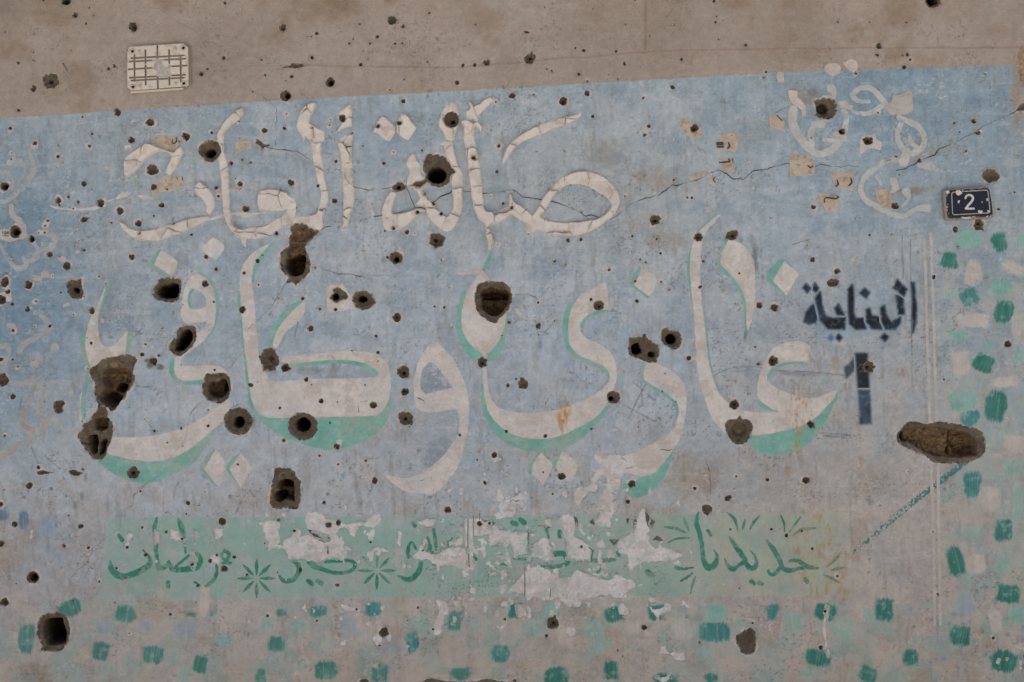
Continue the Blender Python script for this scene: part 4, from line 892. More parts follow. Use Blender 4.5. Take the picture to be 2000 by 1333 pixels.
# ---- faint lettering at the left edge
GH = (138, 138, 139)
L1 = (0, 200, 4.445); L2 = (0, 460, 4.445); L3 = (0, 720, 3.922)
for t, c, sts in ((L1, GH, [[(250,370,12),(260,450,16),(290,530,22),(290,610,22),(230,700,24),(150,780,24),(80,850,22),(0,870,20)]]),
                  (L1, GH, [[(110,510,24),(180,510,22),(215,560,14),(210,620,12),(150,730,10)]]),
                  (L1, GH, [[(0,600,16),(80,620,20),(110,680,16),(110,760,12)]]),
                  (L1, (146,140,134), [[(100,900,22),(110,980,24),(170,1030,30),(200,1120,26),(190,1180,14)]]),
                  (L1, GH, [[(390,1140,22),(450,1160,24),(480,1220,20),(440,1270,18),(350,1280,20),(320,1330,30)]]),
                  (L2, GH, [[(0,80,16),(50,170,18),(110,260,20),(170,290,24),(230,260,22),(200,190,16)], [(300,60,14),(330,130,18),(330,190,20),(270,220,18),(230,230,18)]]),
                  (L2, GH, [[(350,690,14),(400,740,26),(430,800,22),(410,860,22),(340,870,24),(290,900,24),(220,940,26),(170,1010,24)]]),
                  (L2, GH, [[(0,970,24),(60,960,26),(80,1000,22),(50,1100,22),(40,1180,20),(90,1270,26),(180,1290,26),(260,1260,22),(310,1210,8)]]),
                  (L3, (136,125,114), [[(270,130,12),(240,240,12),(190,360,16),(170,430,20),(260,470,18)]]),
                  (L3, (142,134,126), [[(340,150,10),(320,250,12),(290,340,16),(340,400,18),(380,410,20),(450,420,18),(465,370,14)], [(390,330,12),(350,440,20),(320,530,18)]]),
                  (L3, (141,135,130), [[(0,680,22),(100,630,22),(140,580,20),(220,570,22),(250,480,14)]]),
                  (L3, (143,136,131), [[(450,870,8),(520,930,16),(575,980,6)]]), (L3, (146,140,137), [[(310,145,24)]])):
    stroke(t, sts, c, 'faded_letter', .0004, .5, 1.4, .9)
for t, sts in ((L2, [[(520,200,22),(550,210,28)]]), (L2, [[(380,342,28),(405,342,28)]]), (L2, [[(310,368,26),(345,372,22)]]), (L2, [[(80,780,24),(115,785,24)]]), (L2, [[(475,972,38)]]), (L2, [[(340,1068,38)]]), (L2, [[(280,1118,26),(310,1120,30)]])):
    stroke(t, sts, (148,143,140), 'faded_dot', .0004, .35, 1.4, .9)
letter((0,333,4.0), [[(-8,462),(75,455),(150,420),(200,420),(215,520),(150,540),(70,560),(-8,530)]], col=(156,150,146), name='plaster_loss', mat='plaster', edge=1.8, lift=.0006)
letter(L2, [[(-8,500),(60,490),(100,480),(105,575),(60,572),(-8,560)]], col=(160,152,144), name='plaster_loss', mat='plaster', edge=1.6, lift=.0006)
stroke((0,333,4.0), [[(22,480,4),(24,498,3)],[(40,478,4),(52,490,4),(40,500,4),(36,488,3)],[(62,480,4),(64,500,4)],[(70,482,4),(78,498,3)],[(20,512,3),(65,514,3)]], (60,52,48), 'faded_print', .0009, .3, .6, .2)

# ---- sprayed stencil
ST = (1500, 333, 4.0); S1 = (1500, 666, 4.0)
def stencil(tile, poly, col=(34, 38, 46), soft=2.6, halo=True, col2=None):
    ox, oy, s = tile
    P = np.array(q(ox, oy, s, poly))
    def cf(X, Y, F):
        U = bil(CAN, X, Y)
        C = np.empty_like(U); C[:] = col
        if col2 is not None:
            t = sst(.3, .7, fbm(X, Y, 34, 3, 5)); C = lerp3(C, col2, t)
        C += ((fbm(X, Y, 8, 3, 4) - .5) * 22)[..., None]
        a = sst(5.2, -2.4, F) * .96 - .25 * sst(.6, .75, fbm(X, Y, 6, 3, 8))
        b = sst(9, 0, F) * .32
        U = lerp3(U, (84, 103, 122), np.clip(b, 0, 1))
        return U + (C - U) * np.clip(a, 0, 1)[..., None]
    sheet('stencil_letter', lambda X, Y: sdpoly([P], X, Y), bbox(P), 1.0, lambda X, Y, F: cf(X, Y, F + 5), .0005, wall, M['paint'], pad=12) if False else None
    return sheet('stencil_letter', lambda X, Y: sdpoly([P], X, Y) - 5.0, bbox(P), 1.0, lambda X, Y, F: cf(X, Y, F + 5.0), .0005 + .00001 * (len(poly) + int(P[0, 0]) % 23), wall, M['paint'], pad=12)
for p in ([(1120,880),(1140,880),(1150,1000),(1158,1080),(1150,1200),(1130,1265),(1128,1150),(1130,1000)], [(1010,860),(1080,930),(1060,980),(980,920)], [(1000,980),(1050,990),(1060,1120),(1020,1125)], [(880,1080),(905,1060),(925,1140),(960,1190),(1010,1165),(1030,1150),(1030,1190),(990,1240),(920,1240),(890,1180)], [(770,1090),(790,1080),(810,1140),(870,1150),(885,1240),(810,1235),(770,1180)], [(628,930),(655,895),(665,940),(665,1110),(680,1155),(740,1160),(760,1235),(690,1240),(640,1200),(630,1100)], [(755,925),(790,955),(765,995),(720,960)], [(525,1080),(550,1050),(590,1130),(540,1125)],
          [(405,955),(425,1080),(450,1145),(510,1160),(600,1150),(595,1240),(470,1235),(410,1170),(370,1000)], [(365,1050),(370,1110),(385,1140),(370,1190),(320,1200),(285,1180),(300,1110),(340,1060)], [(295,890),(330,920),(305,955),(275,920)], [(365,885),(390,920),(375,950),(340,920)], [(552,1285),(572,1308),(555,1332),(532,1308)], [(910,1280),(938,1300),(912,1332),(882,1305)]):
    stencil(ST, p, (24, 28, 34), col2=(34, 44, 55))
stencil(ST, [(490,1290),(508,1308),(492,1328),(472,1310)], (58, 90, 118))
stencil(S1, [(685,102),(770,102),(785,365),(705,365)], (30, 33, 36))
stencil(S1, [(708,390),(790,390),(803,645),(722,645)], (54, 68, 84), col2=(42, 47, 53))
stencil(S1, [(670,130),(675,200),(660,240),(612,285),(600,210),(640,180)], (58, 62, 66))

# ---- pale green band with the third line of writing
def panelcol(X, Y, F):
    U = bil(CAN, X, Y)
    C = np.empty_like(U); C[:] = (116, 146, 134)
    C = lerp3(C, (140, 147, 129), sst(1000, 1500, X) * .8)
    C = lerp3(C, (144, 138, 120), sst(.5, .7, fbm(X, Y, 30, 4, 7)) * (.25 + .5 * sst(1200, 1500, X)))
    C = lerp3(C, (108, 138, 127), sst(.52, .7, fbm(X, Y, 70, 3, 3)) * .6)
    C = lerp3(C, (144, 116, 82), sst(.54, .68, fbm(X, Y, 6, 3, 6, sy=40)) * sst(1480, 1600, X) * .7)
    C = lerp3(C, (70, 66, 58), sst(.70, .78, vn(X / 3.0, Y / 2.4, 5) * sst(.4, .65, fbm(X, Y, 40, 2, 9))) * .6 * sst(760, 860, X) * sst(1330, 1250, X))
    a = (.62 + .34 * sst(.35, .65, fbm(X, Y, 34, 4, 11, gain=.65))) * sst(0, -3, F) * (1 - .75 * sst(1610, 1662, X + 30 * (fbm(X, Y, 20, 3, 8) - .5))) * (.8 + .2 * sst(205, 330, X))
    a = a * (1 - .55 * sst(.48, .72, fbm(X, Y, 30, 4, 5))) * (.85 + .3 * (fbm(X, Y, 60, 2, 2, sy=7) - .5))
    return U + (C - U) * a[..., None]
PB = np.array([(206,1009),(700,1008),(1200,1004),(1661,1001),(1664,1164),(1250,1166),(700,1170),(192,1174),(200,1100)], float)
sheet('painted_band', lambda X, Y: sdpoly([PB], X, Y), bbox(PB), 2.0, panelcol, .0003, wall, M['paint'], edge=.8)
k_ = (XX > 180) & (XX < 1690) & (YY > 990) & (YY < 1190)
CAN[k_] = panelcol(XX[k_], YY[k_], sdpoly([PB], XX[k_], YY[k_]))
DG = (52, 108, 90)
t0 = (0, 1000, 4.0); t5 = (500, 1000, 4.0); t10 = (1000, 1000, 4.0); t15 = (1500, 1000, 4.0)
def star(cx, cy, r, a0=90, n=8):
    return [[(cx + .2 * r * math.cos(a), cy + .2 * r * math.sin(a), .03 * r), (cx + .62 * r * math.cos(a), cy + .62 * r * math.sin(a), .10 * r), (cx + r * math.cos(a), cy + r * math.sin(a), .03 * r)] for a in [math.radians(a0 + i * 360 / n) for i in range(n)]]
for t, sts in ((t0, [[(1225,50,10),(1208,120,18),(1215,240,18),(1225,360,16),(1240,440,22)], [(1240,440,22),(1290,430,18),(1320,385,10)], [(1320,400,14),(1350,450,22),(1450,450,22),(1540,430,26),(1570,380,18),(1540,330,18),(1480,340,14),(1430,380,12),(1370,430,12)]]),
               (t0, [[(1390,50,6),(1415,110,24),(1435,180,18),(1450,320,10)]]),
               (t0, [[(865,385,8),(870,440,24),(910,490,28),(980,505,26),(1080,470,26),(1160,420,24),(1175,370,14),(1120,300,8)]]),
               (t0, [[(930,185,16),(955,220,18)]]), (t0, [[(1035,215,10)]]),
               (t0, [[(1690,410,10),(1695,470,14),(1670,530,18),(1610,580,12)], [(1520,550,8),(1560,575,10)]]), (t0, [[(1750,300,14),(1790,330,16),(1770,380,14),(1730,350,12),(1745,310,12)], [(1740,400,12),(1800,400,12)]]), (t0, [[(1313,555,20),(1313,585,16)]]),
               (t5, [[(180,500,10),(220,540,18),(290,530,20),(330,480,18),(330,420,20),(290,380,16)]]), (t5, [[(410,385,18),(450,420,26),(500,440,20),(600,475,16),(700,475,16),(770,440,16),(770,400,14),(720,380,14),(640,385,14),(540,390,14)]]),
               (t5, [[(410,540,18),(440,565,18)]]), (t5, [[(480,540,18),(510,560,20)]]),
               (t5, [[(1110,500,10),(1200,530,22),(1270,470,22),(1290,390,16)]]), (t5, [[(1190,350,18),(1190,280,14),(1215,240,12),(1250,290,12)]]), (t5, [[(1340,200,10),(1360,280,16),(1350,320,14)]]), (t5, [[(1385,120,14),(1400,220,14),(1410,290,14)]]), (t5, [[(1225,90,18),(1240,108,18)]]), (t5, [[(1535,205,6),(1510,240,12),(1490,275,6)]]), (t5, [[(1480,400,12),(1540,425,8)]]), (t5, [[(1690,330,14),(1720,370,14)]]), (t5, [[(1830,410,10),(1870,440,8)],[(1900,410,12),(1970,410,12)]]),
               (t10, [[(10,85,24),(35,95,18)]]), (t10, [[(65,60,18),(95,85,22)]]), (t10, [[(270,130,14),(285,200,10)]]), (t10, [[(370,150,16),(375,190,22)]]), (t10, [[(330,330,24),(400,325,22),(420,365,14),(440,400,16),(380,420,16),(300,430,16),(200,430,16)]]), (t10, [[(190,480,24),(215,460,20)]]), (t10, [[(20,362,14),(120,370,12)]]), (t10, [[(620,380,16),(720,380,18),(800,375,16)], [(690,400,12),(680,450,16),(660,490,12)]]), (t10, [[(830,315,20),(835,340,16)]]), (t10, [[(1060,470,24),(1090,495,24)]]),
               (t10, [[(1455,5,8),(1440,80,18),(1465,170,20),(1485,270,18),(1495,370,20),(1530,435,26),(1580,420,26),(1605,350,14),(1580,300,6)]]), (t10, [[(1530,150,14),(1550,180,16)]]),
               (t10, [[(1700,200,10),(1740,260,18),(1790,330,22),(1820,380,20),(1770,420,16),(1720,450,20),(1680,410,12),(1660,365,5)]]), (t10, [[(1820,390,14),(1860,440,24),(1900,430,20),(1905,360,12),(1860,300,6)]]), (t10, [[(1870,545,18),(1890,560,16)]]), (t10, [[(1930,555,18),(1955,565,14)]]),
               (t15, [[(-10,225,10),(40,290,20),(90,380,20),(110,430,18)], [(100,430,16),(60,480,18),(20,490,14),(0,460,12)], [(110,440,22),(170,460,20),(250,440,14),(380,440,12)], [(170,385,12),(230,380,16),(290,420,18),(390,438,8)]]), (t15, [[(290,525,18),(305,545,20)]])):
    stroke(t, sts, DG, 'script_letter', .0006, .35, .9, .35)
stroke(t0, star(2005, 520, 150), DG, 'painted_star', .0006, .35, .9, .3)
stroke(t5, star(945, 460, 145), DG, 'painted_star', .0006, .4, .9, .3)
for t, sts in ((t10, [[(1340,40,6),(1360,100,14),(1385,150,5)]]), (t10, [[(1190,120,5),(1280,130,14),(1360,165,6)]]), (t10, [[(1220,240,4),(1290,210,10),(1385,205,6)]]), (t10, [[(1280,440,16),(1340,445,14),(1415,435,6)]]), (t10, [[(1320,540,8),(1370,510,12),(1410,480,5)]]), (t10, [[(1430,510,6),(1410,570,12),(1395,635,5)]]), (t10, [[(1680,5,6),(1740,60,14),(1765,155,5)]]), (t10, [[(1940,25,6),(1890,80,12),(1860,135,6)]]), (t10, [[(1820,60,6),(1812,100,12),(1800,140,5)]]),
               (t15, [[(100,30,6),(125,90,10),(130,155,5)]]), (t15, [[(255,40,5),(210,100,10),(165,160,5)]]), (t15, [[(195,185,6),(260,140,14),(370,128,8)]]), (t15, [[(455,430,5),(520,380,14),(570,310,5)]]), (t15, [[(490,460,5),(540,445,14),(610,432,5)]]), (t15, [[(435,492,6),(500,520,12),(560,555,5)]])):
    stroke(t, sts, (62, 108, 92), 'painted_leaf', .0006, .4, .9, .3)

# ---- places where paint and skim coat have fallen off
def curl(t, p, parent):
    # paint skin lifting along parts of the broken edge
    cs = polyset(t, [p]); sd_ = len(p) % 11
    def fn(X, Y):
        F = sdpoly(cs, X, Y) + (fbm(X, Y, 7.0, 3, sd_) - .5) * 8.4
        return np.maximum(np.abs(F - 1.3) - 1.9, (.50 - fbm(X, Y, 16, 2, sd_ + 2)) * 30)
    def rl(X, Y, F):
        G_ = sdpoly(cs, X, Y) + (fbm(X, Y, 7.0, 3, sd_) - .5) * 8.4
        return .0034 * sst(3.2, -.6, G_) * fbm(X, Y, 9, 2, 3) * 1.6
    o_ = sheet('paint_curl', fn, bbox(*cs), 1.0, lambda X, Y, F: bil(CAN, X, Y) * 1.03, .0011, parent or wall, M['paint'], rl, pad=8)
    if o_: o_['kind'] = 'stuff'
LOSS = (174, 168, 165)
P4 = (840, 980, 3.846)
for t, p in ((t5, [(0,80),(60,110),(60,170),(90,230),(90,300),(150,280),(220,300),(260,360),(330,380),(450,390),(500,400),(560,360),(690,390),(710,330),(690,280),(640,220),(630,160),(680,120),(720,140),(740,180),(770,195),(790,150),(800,110),(920,120),(975,70),(970,30),(920,15),(880,60),(800,80),(700,95),(640,70),(560,60),(500,10),(440,0),(400,20),(390,80),(410,140),(480,160),(560,180),(590,220),(570,240),(480,210),(400,180),(350,190),(350,150),(300,130),(280,200),(240,210),(210,265),(180,250),(190,80),(120,70),(40,80)]),
             (t5, [(1260,80),(1330,60),(1410,50),(1400,100),(1320,125),(1280,110)]), (t5, [(1110,150),(1140,160),(1130,270),(1100,250)]),
             (t5, [(1310,200),(1340,240),(1320,290),(1400,330),(1480,290),(1600,270),(1650,300),(1670,420),(1640,440),(1520,420),(1400,420),(1350,380),(1240,370),(1210,340),(1270,310),(1290,250)]),
             (t5, [(1640,50),(1780,60),(1860,100),(1910,150),(2000,130),(2000,260),(1900,230),(1850,275),(1820,260),(1810,180),(1780,190),(1700,200),(1690,420),(1660,420),(1640,250),(1630,130)]),
             (t5, [(860,310),(900,300),(960,275),(1040,300),(1030,320),(930,310),(900,390),(895,440),(880,380)]),
             (P4, [(560,220),(730,230),(735,400),(630,420),(600,300),(550,270),(500,330),(440,330),(440,190),(520,180)]),
             (P4, [(810,290),(870,260),(910,340),(920,440),(880,450),(830,420),(760,420),(750,500),(790,490),(870,500),(960,560),(1060,560),(1100,500),(1160,540),(1250,570),(1350,590),(1400,540),(1450,570),(1530,590),(1540,640),(1480,680),(1430,730),(1330,700),(1230,720),(1150,740),(1130,790),(1040,785),(960,730),(900,745),(800,720),(740,740),(690,690),(580,680),(620,640),(680,560),(720,530),(740,420),(760,360)]),
             (P4, [(1000,200),(960,110),(1040,90),(1080,130),(1100,200),(1080,250),(1150,300),(1200,340),(1200,440),(1100,440),(1030,430),(1030,300),(1000,260)]),
             (P4, [(1600,50),(1640,100),(1640,190),(1650,300),(1700,350),(1800,350),(1900,400),(1820,450),(1600,455),(1500,520),(1480,400),(1420,380),(1390,330),(1450,270),(1530,230),(1560,120)]),
             (P4, [(1270,-6),(1410,0),(1410,60),(1360,120),(1360,200),(1270,180),(1250,150),(1270,90)]), (P4, [(480,90),(600,20),(620,-6),(720,0),(710,80),(680,80),(660,30),(630,130),(500,130)]), (P4, [(850,150),(910,130),(920,170),(900,190),(840,170)]),
             (P4, [(520,450),(600,430),(590,400),(510,410)]), (P4, [(440,530),(500,520),(500,560),(450,560)]), (P4, [(530,520),(580,510),(590,560),(540,590)]), (P4, [(300,620),(340,640),(345,700),(300,690)]), (P4, [(200,700),(240,700),(240,750),(205,740)]),
             ((1000,666,4.0), [(640,880),(720,900),(840,900),(900,960),(860,1040),(850,1110),(840,1160),(790,1190),(830,1270),(820,1330),(680,1330),(670,1240),(720,1170),(740,1070),(700,1060),(670,1120),(650,1190),(600,1190),(560,1240),(520,1300),(480,1300),(490,1190),(520,1140),(600,1140),(630,1060),(690,980),(640,910)]),
             ((1000,666,4.0), [(-130,1270),(-40,1240),(0,1230),(40,1200),(80,1180),(100,1250),(90,1320),(60,1320),(40,1270),(0,1320),(-80,1330)]), (W5, [(1870,1220),(1900,1150),(1930,1220),(1920,1270),(1880,1260)]), (W5, [(1915,1018),(1985,1045),(1950,1072)]), (W5, [(1775,1090),(1790,1035),(1802,1090)]), (W5, [(1840,925),(1890,900),(1930,940),(1880,945)]), (W5, [(620,790),(640,770),(670,780),(660,830),(630,810)]),
             (t5, [(1400,680),(1480,700),(1510,750),(1480,830),(1430,960),(1390,960),(1390,850),(1430,790)]), (t5, [(640,710),(720,740),(790,760),(740,780),(680,750)]), (t5, [(920,790),(960,830),(990,900),(1060,960),(1050,1020),(1000,980),(960,1050),(910,1040),(920,960),(940,880)]), (t5, [(1540,815),(1565,830),(1555,880),(1535,870)]), (t5, [(660,1010),(700,1000),(700,1040),(665,1035)]), (t5, [(640,820),(670,810),(675,835),(645,838)]), (t5, [(1570,660),(1620,660),(1610,700),(1580,690)]), (t5, [(1650,670),(1710,660),(1710,690),(1660,700)]), (t5, [(1910,710),(1970,700),(1970,750),(1920,745)]), (t5, [(1780,720),(1810,720),(1800,790),(1770,770)]), (t5, [(920,1180),(945,1180),(940,1210),(920,1210)]),
             (t10, [(830,720),(870,700),(900,760),(935,780),(900,815),(840,800)]), (t10, [(1050,720),(1110,770),(1160,760),(1200,710),(1245,720),(1240,780),(1180,790),(1140,840),(1110,800)]), (t10, [(40,720),(90,750),(120,820),(50,830),(40,780)]), (t10, [(1150,1050),(1200,1050),(1220,1100),(1340,1090),(1350,1160),(1300,1160),(1230,1110),(1160,1110)]), (t10, [(580,700),(625,700),(605,750),(580,740)]), (t10, [(1070,670),(1130,670),(1130,710),(1085,715)]), (t10, [(1130,1290),(1200,1300),(1230,1270),(1240,1300),(1180,1332),(1140,1320)]), (t10, [(420,890),(490,890),(490,960),(450,990),(420,940)]),
             (t0, [(1010,160),(1040,180),(1010,260),(985,260),(990,190)]), (t0, [(1215,145),(1250,160),(1250,240),(1210,250),(1200,190)]), (t0, [(1340,140),(1400,140),(1410,200),(1460,230),(1450,255),(1400,230),(1330,210)]), (t0, [(1520,140),(1570,160),(1540,210),(1515,270),(1520,200)]), (t0, [(1680,130),(1740,130),(1740,190),(1700,220),(1670,180)]), (t0, [(1480,320),(1520,310),(1525,350),(1490,350)]), (t0, [(1650,340),(1700,330),(1735,370),(1700,410),(1640,390)]), (t0, [(1485,400),(1525,410),(1510,445),(1490,430)]), (t0, [(1210,365),(1240,375),(1235,400),(1212,395)]), (t0, [(240,140),(258,140),(252,215),(235,215)]),
             (t15, [(455,720),(470,720),(462,800),(445,870),(455,1000),(490,1120),(470,1140),(440,1000),(430,880),(445,810)]), (t15, [(1780,1180),(1810,1150),(1820,1180),(1800,1190)]), (t15, [(1858,1140),(1875,1150),(1872,1190),(1860,1175)]), (t15, [(1955,1160),(1980,1140),(1985,1230),(1965,1225)]), (t15, [(1930,1040),(2000,1010),(2000,1080),(1950,1080)])):
    o_ = letter(t, [p], col=LOSS, name='plaster_loss', mat='plaster', edge=4.2, lift=.0010, wear=.35, step=1.2)
    curl(t, p, o_)
def scatter(X, Y):
    m = sst(1.15, .35, np.hypot((X - 1060) / 330, (Y - 1100) / 95)) * .9
    m = np.maximum(m, sst(1.2, .3, np.hypot((X - 700) / 160, (Y - 1050) / 60)) * .55)
    m = np.maximum(m, sst(1.3, .2, np.hypot((X - 1000) / 520, (Y - 1190) / 60)) * .5)
    m = np.maximum(m, sst(1.2, .2, np.hypot((X - 1090) / 260, (Y - 975) / 60)) * .4)
    n = .55 * fbm(X, Y, 24, 4, 9) + .45 * fbm(X, Y, 9, 3, 4)
    return (.735 - .17 * m - n) * 40
o_ = sheet('plaster_flaking', scatter, (480, 930, 1500, 1260), 1.5, pigment(LOSS, .3), .0011, wall, M['plaster'])
if o_: o_['kind'] = 'stuff'
# charcoal-dark remains of an older coat between the losses
for t, p in ((P4, [(1620,40),(1650,110),(1690,150),(1670,205),(1635,180),(1615,100)]), (P4, [(1670,290),(1700,255),(1760,290),(1730,300),(1690,290)]), (P4, [(1080,115),(1105,130),(1110,185),(1095,195)]), (P4, [(1195,155),(1225,125),(1240,185)]), (P4, [(1530,140),(1550,130),(1545,190),(1525,215)]), (P4, [(1475,130),(1495,125),(1485,170)]), (P4, [(1340,285),(1430,285),(1400,320),(1395,355)]), (P4, [(1190,340),(1230,370),(1215,430),(1205,420),(1215,375)]), (P4, [(820,180),(850,170),(910,195),(880,200)]), (P4, [(380,120),(440,150),(400,150)]), (t5, [(395,130),(450,150),(545,240),(530,245),(450,195)]), (t5, [(560,190),(580,200),(575,240)]), (t5, [(555,265),(568,265),(565,330),(556,328)]), (t5, [(160,60),(190,50),(190,75),(160,75)])):
    letter(t, [p], col=(78, 74, 72), name='old_paint_flake', edge=1.6, lift=.0013, step=.9, wear=.5)
stroke(t5, [[(1658,60,5),(1655,200,5),(1660,330,5),(1668,430,4)], [(1698,30,3),(1700,190,4)], [(1748,10,3),(1746,60,3)]], (104, 96, 92), 'pencil_line', .0016, .4, .7, .2)
stroke(t10, [[(128,160,3),(130,250,4)], [(100,440,3),(100,560,5),(100,660,3)], [(302,600,3),(296,680,3)]], (98, 78, 68), 'pencil_line', .0016, .4, .7, .2)

# ---- brush dabs: green, light green and cream
dabs = []
CG = (44, 98, 86); CT = (56, 108, 106); CL = (106, 144, 132); CCm = (160, 150, 142); CB = (120, 131, 137)
def dab(t, lst, col, alpha=.92):
    for d in lst:
        a = min(.92, d[5] * 1.3) if len(d) > 5 else alpha
        dabs.append((t[0] + d[0] / t[2], t[1] + d[1] / t[2], d[2] / t[2], d[3] / t[2], d[4] if len(d) > 4 else 0, col, a))
T5 = (1780, 440, 4.445); T6 = (1780, 700, 3.922); T7 = (1780, 1000, 4.004)
dab(T5, [(762,148,165,200,4),(328,305,165,160,8),(800,750,190,200,5),(625,1200,190,180,30)], CG); dab(T5, [(505,625,170,150,-20)], CT)
dab(T5, [(500,125,200,150,0,.7),(780,545,200,140,0,.85),(400,965,140,110,0,.8),(340,600,150,150,0,.3),(680,1040,200,120,0,.4),(950,140,90,140,0,.8),(930,1130,110,130,0,.7)], CL)
dab(T5, [(535,410,140,240,5),(890,380,240,110,18),(550,820,270,140,0),(925,900,110,260,0,.6),(430,1200,170,240,3,.75)], CCm)
dab(T6, [(650,370,160,250,0)], CG); dab(T6, [(450,455,170,140,8),(465,970,130,220,2)], CT)
dab(T6, [(390,330,250,160,0,.6),(600,620,60,150,0,.5),(790,840,200,160,0,.5),(820,1130,120,300,0,.5)], CL); dab(T6, [(725,180,230,110,5,.8),(800,650,180,130,0,.8),(600,1080,150,200,0,.6)], CCm)
dab(T7, [(715,145,160,190,5),(345,390,125,245,-8),(755,640,200,165,0),(380,970,180,170,10),(720,1170,230,170,15),(880,1170,60,150,0)], CG)
dab(T7, [(480,185,210,150,0,.4),(720,400,120,260,0,.4),(830,810,150,140,0,.6),(850,50,80,110,0,.7),(700,1300,150,60,0,.5)], CL); dab(T7, [(420,720,150,200,0,.6)], CB); dab(T7, [(510,410,190,150,0,.8),(650,850,110,220,-14,.7)], CCm)
dab(t15, [(450,785,190,140,0),(910,765,135,210,0),(390,1140,220,140,10),(1105,1140,155,130,0),(780,1270,150,140,20)], CG); dab(t15, [(30,785,120,140,0)], CT)
dab(t15, [(780,800,100,130,0,.5),(190,870,190,170,0,.35),(590,920,190,190,0,.35),(300,1270,170,110,0,.5),(1040,1290,180,90,0,.3),(20,1300,60,70,0,.6)], CL); dab(t15, [(1120,780,110,120,0,.5)], CB)
dab(t10, [(800,800,150,130,-10),(1135,790,165,150,0),(25,770,110,130,0),(350,1290,200,160,5),(775,1240,150,170,-5),(1200,1310,220,90,0),(1560,1300,130,90,0)], CG); dab(t10, [(1590,940,230,170,5)], CT)
dab(t10, [(1590,790,170,140,0,.7),(300,780,120,170,0,.6),(150,910,200,160,0,.35),(650,980,180,260,0,.4),(1500,1110,160,100,0,.35),(1180,1000,80,100,0,.3)], CL); dab(t10, [(1335,755,110,90,0,.5)], CB); dab(t10, [(1330,910,200,200,0,.5),(430,960,150,200,0,.5),(960,910,150,120,0,.35)], CCm)
dab(t5, [(205,785,100,75,0),(485,780,140,95,0),(1555,850,140,180,0),(545,1240,190,150,0),(965,1260,150,170,0,.8),(1600,1260,170,110,0),(40,1285,110,130,0),(155,1030,140,140,0,.8)], (62, 108, 97)); dab(t5, [(915,760,140,120,0,.8),(1215,1020,140,160,0,.9),(1910,1110,150,150,0,.9)], CT)
dab(t5, [(330,900,200,130,0,.5),(90,870,150,150,0,.35),(1320,890,150,200,0,.3),(1710,890,130,180,0,.3),(360,1200,110,150,0,.3)], CL); dab(t5, [(720,900,180,200,0,.45),(1050,1060,250,150,0,.45)], CB); dab(t5, [(860,950,130,180,0,.5),(560,1050,120,160,0,.4)], CCm)
dab(t0, [(215,990,130,270,0,.85),(550,755,180,140,-15),(980,800,165,140,0),(790,1090,140,165,5),(1195,1115,180,145,10),(1565,1190,140,160,20),(1495,795,95,60,0),(1650,795,50,50,0)], (64, 108, 100))
dab(t0, [(1740,1010,160,100,0,.6),(1340,1140,120,150,0,.35),(1440,1270,140,120,0,.4),(850,1240,200,150,0,.25)], CL); dab(t0, [(810,900,120,120,0,.6),(1440,930,160,160,0,.6),(1150,890,150,120,0,.5)], CB); dab(t0, [(1590,700,90,280,0,.7),(1740,890,60,70,0,.6)], CCm)
dab(L3, [(190,1165,95,170,0,.85),(20,1120,80,110,0,.9)], (84, 102, 120)); dab(L3, [(370,1200,160,220,0,.45)], (104, 122, 136))
for i, (x, y, w_, h_, rot, col, al) in enumerate(dabs):
    rot += ((i * .7548) % 1 - .5) * 16; w_ *= .92 + .2 * ((i * .5698) % 1); h_ *= .92 + .2 * ((i * .3819) % 1)
    ca, sa = math.cos(math.radians(rot)), math.sin(math.radians(rot)); vert = h_ >= w_ * .62
    def fn(X, Y):
        u = (X - x) * ca + (Y - y) * sa; v = -(X - x) * sa + (Y - y) * ca
        if vert:
            v = v + (fbm(u, v, 2.4, 2, i % 9, sy=60) - .5) * h_ * .2
            u = u + (fbm(X, Y, 18, 3, i % 7) - .5) * 13
        else:
            u = u + (fbm(u, v, 60, 2, i % 9, sy=2.4) - .5) * w_ * .2
            v = v + (fbm(X, Y, 18, 3, i % 7) - .5) * 13
        p = 2.4 + 3.0 * ((i * .618) % 1)
        r = (np.abs(u / (w_ * .5)) ** p + np.abs(v / (h_ * .5)) ** p) ** (1 / p)
        return (r - 1) * min(w_, h_) * .5
    def cf(X, Y, F):
        U = bil(CAN, X, Y)
        C = np.empty_like(U); C[:] = col
        u = (X - x) * ca + (Y - y) * sa; v = -(X - x) * sa + (Y - y) * ca
        sk = fbm(u, v, 2.2, 3, i % 11, sy=50) if vert else fbm(u, v, 50, 3, i % 11, sy=2.2)
        C += ((sk - .5) * 16 + (fbm(X, Y, 22, 3, i % 8) - .5) * 26)[..., None]
        a = al * (1 - .35 * sst(.58, .8, sk)) * (sst(0, -5.0 if al > .75 else -10.0, F) * .9 + .1)
        a = a * (1 - .5 * sst(.60, .75, fbm(X, Y, 9, 4, (i + 4) % 10)))
        return U + (C - U) * np.clip(a, 0, 1)[..., None]
    sheet('brush_dab', fn, (x - w_ * .75, y - h_ * .75, x + w_ * .75, y + h_ * .75), 1.4, cf, .00033 + .00003 * (i % 6), wall, M['dab'], edge=.8, es=4)

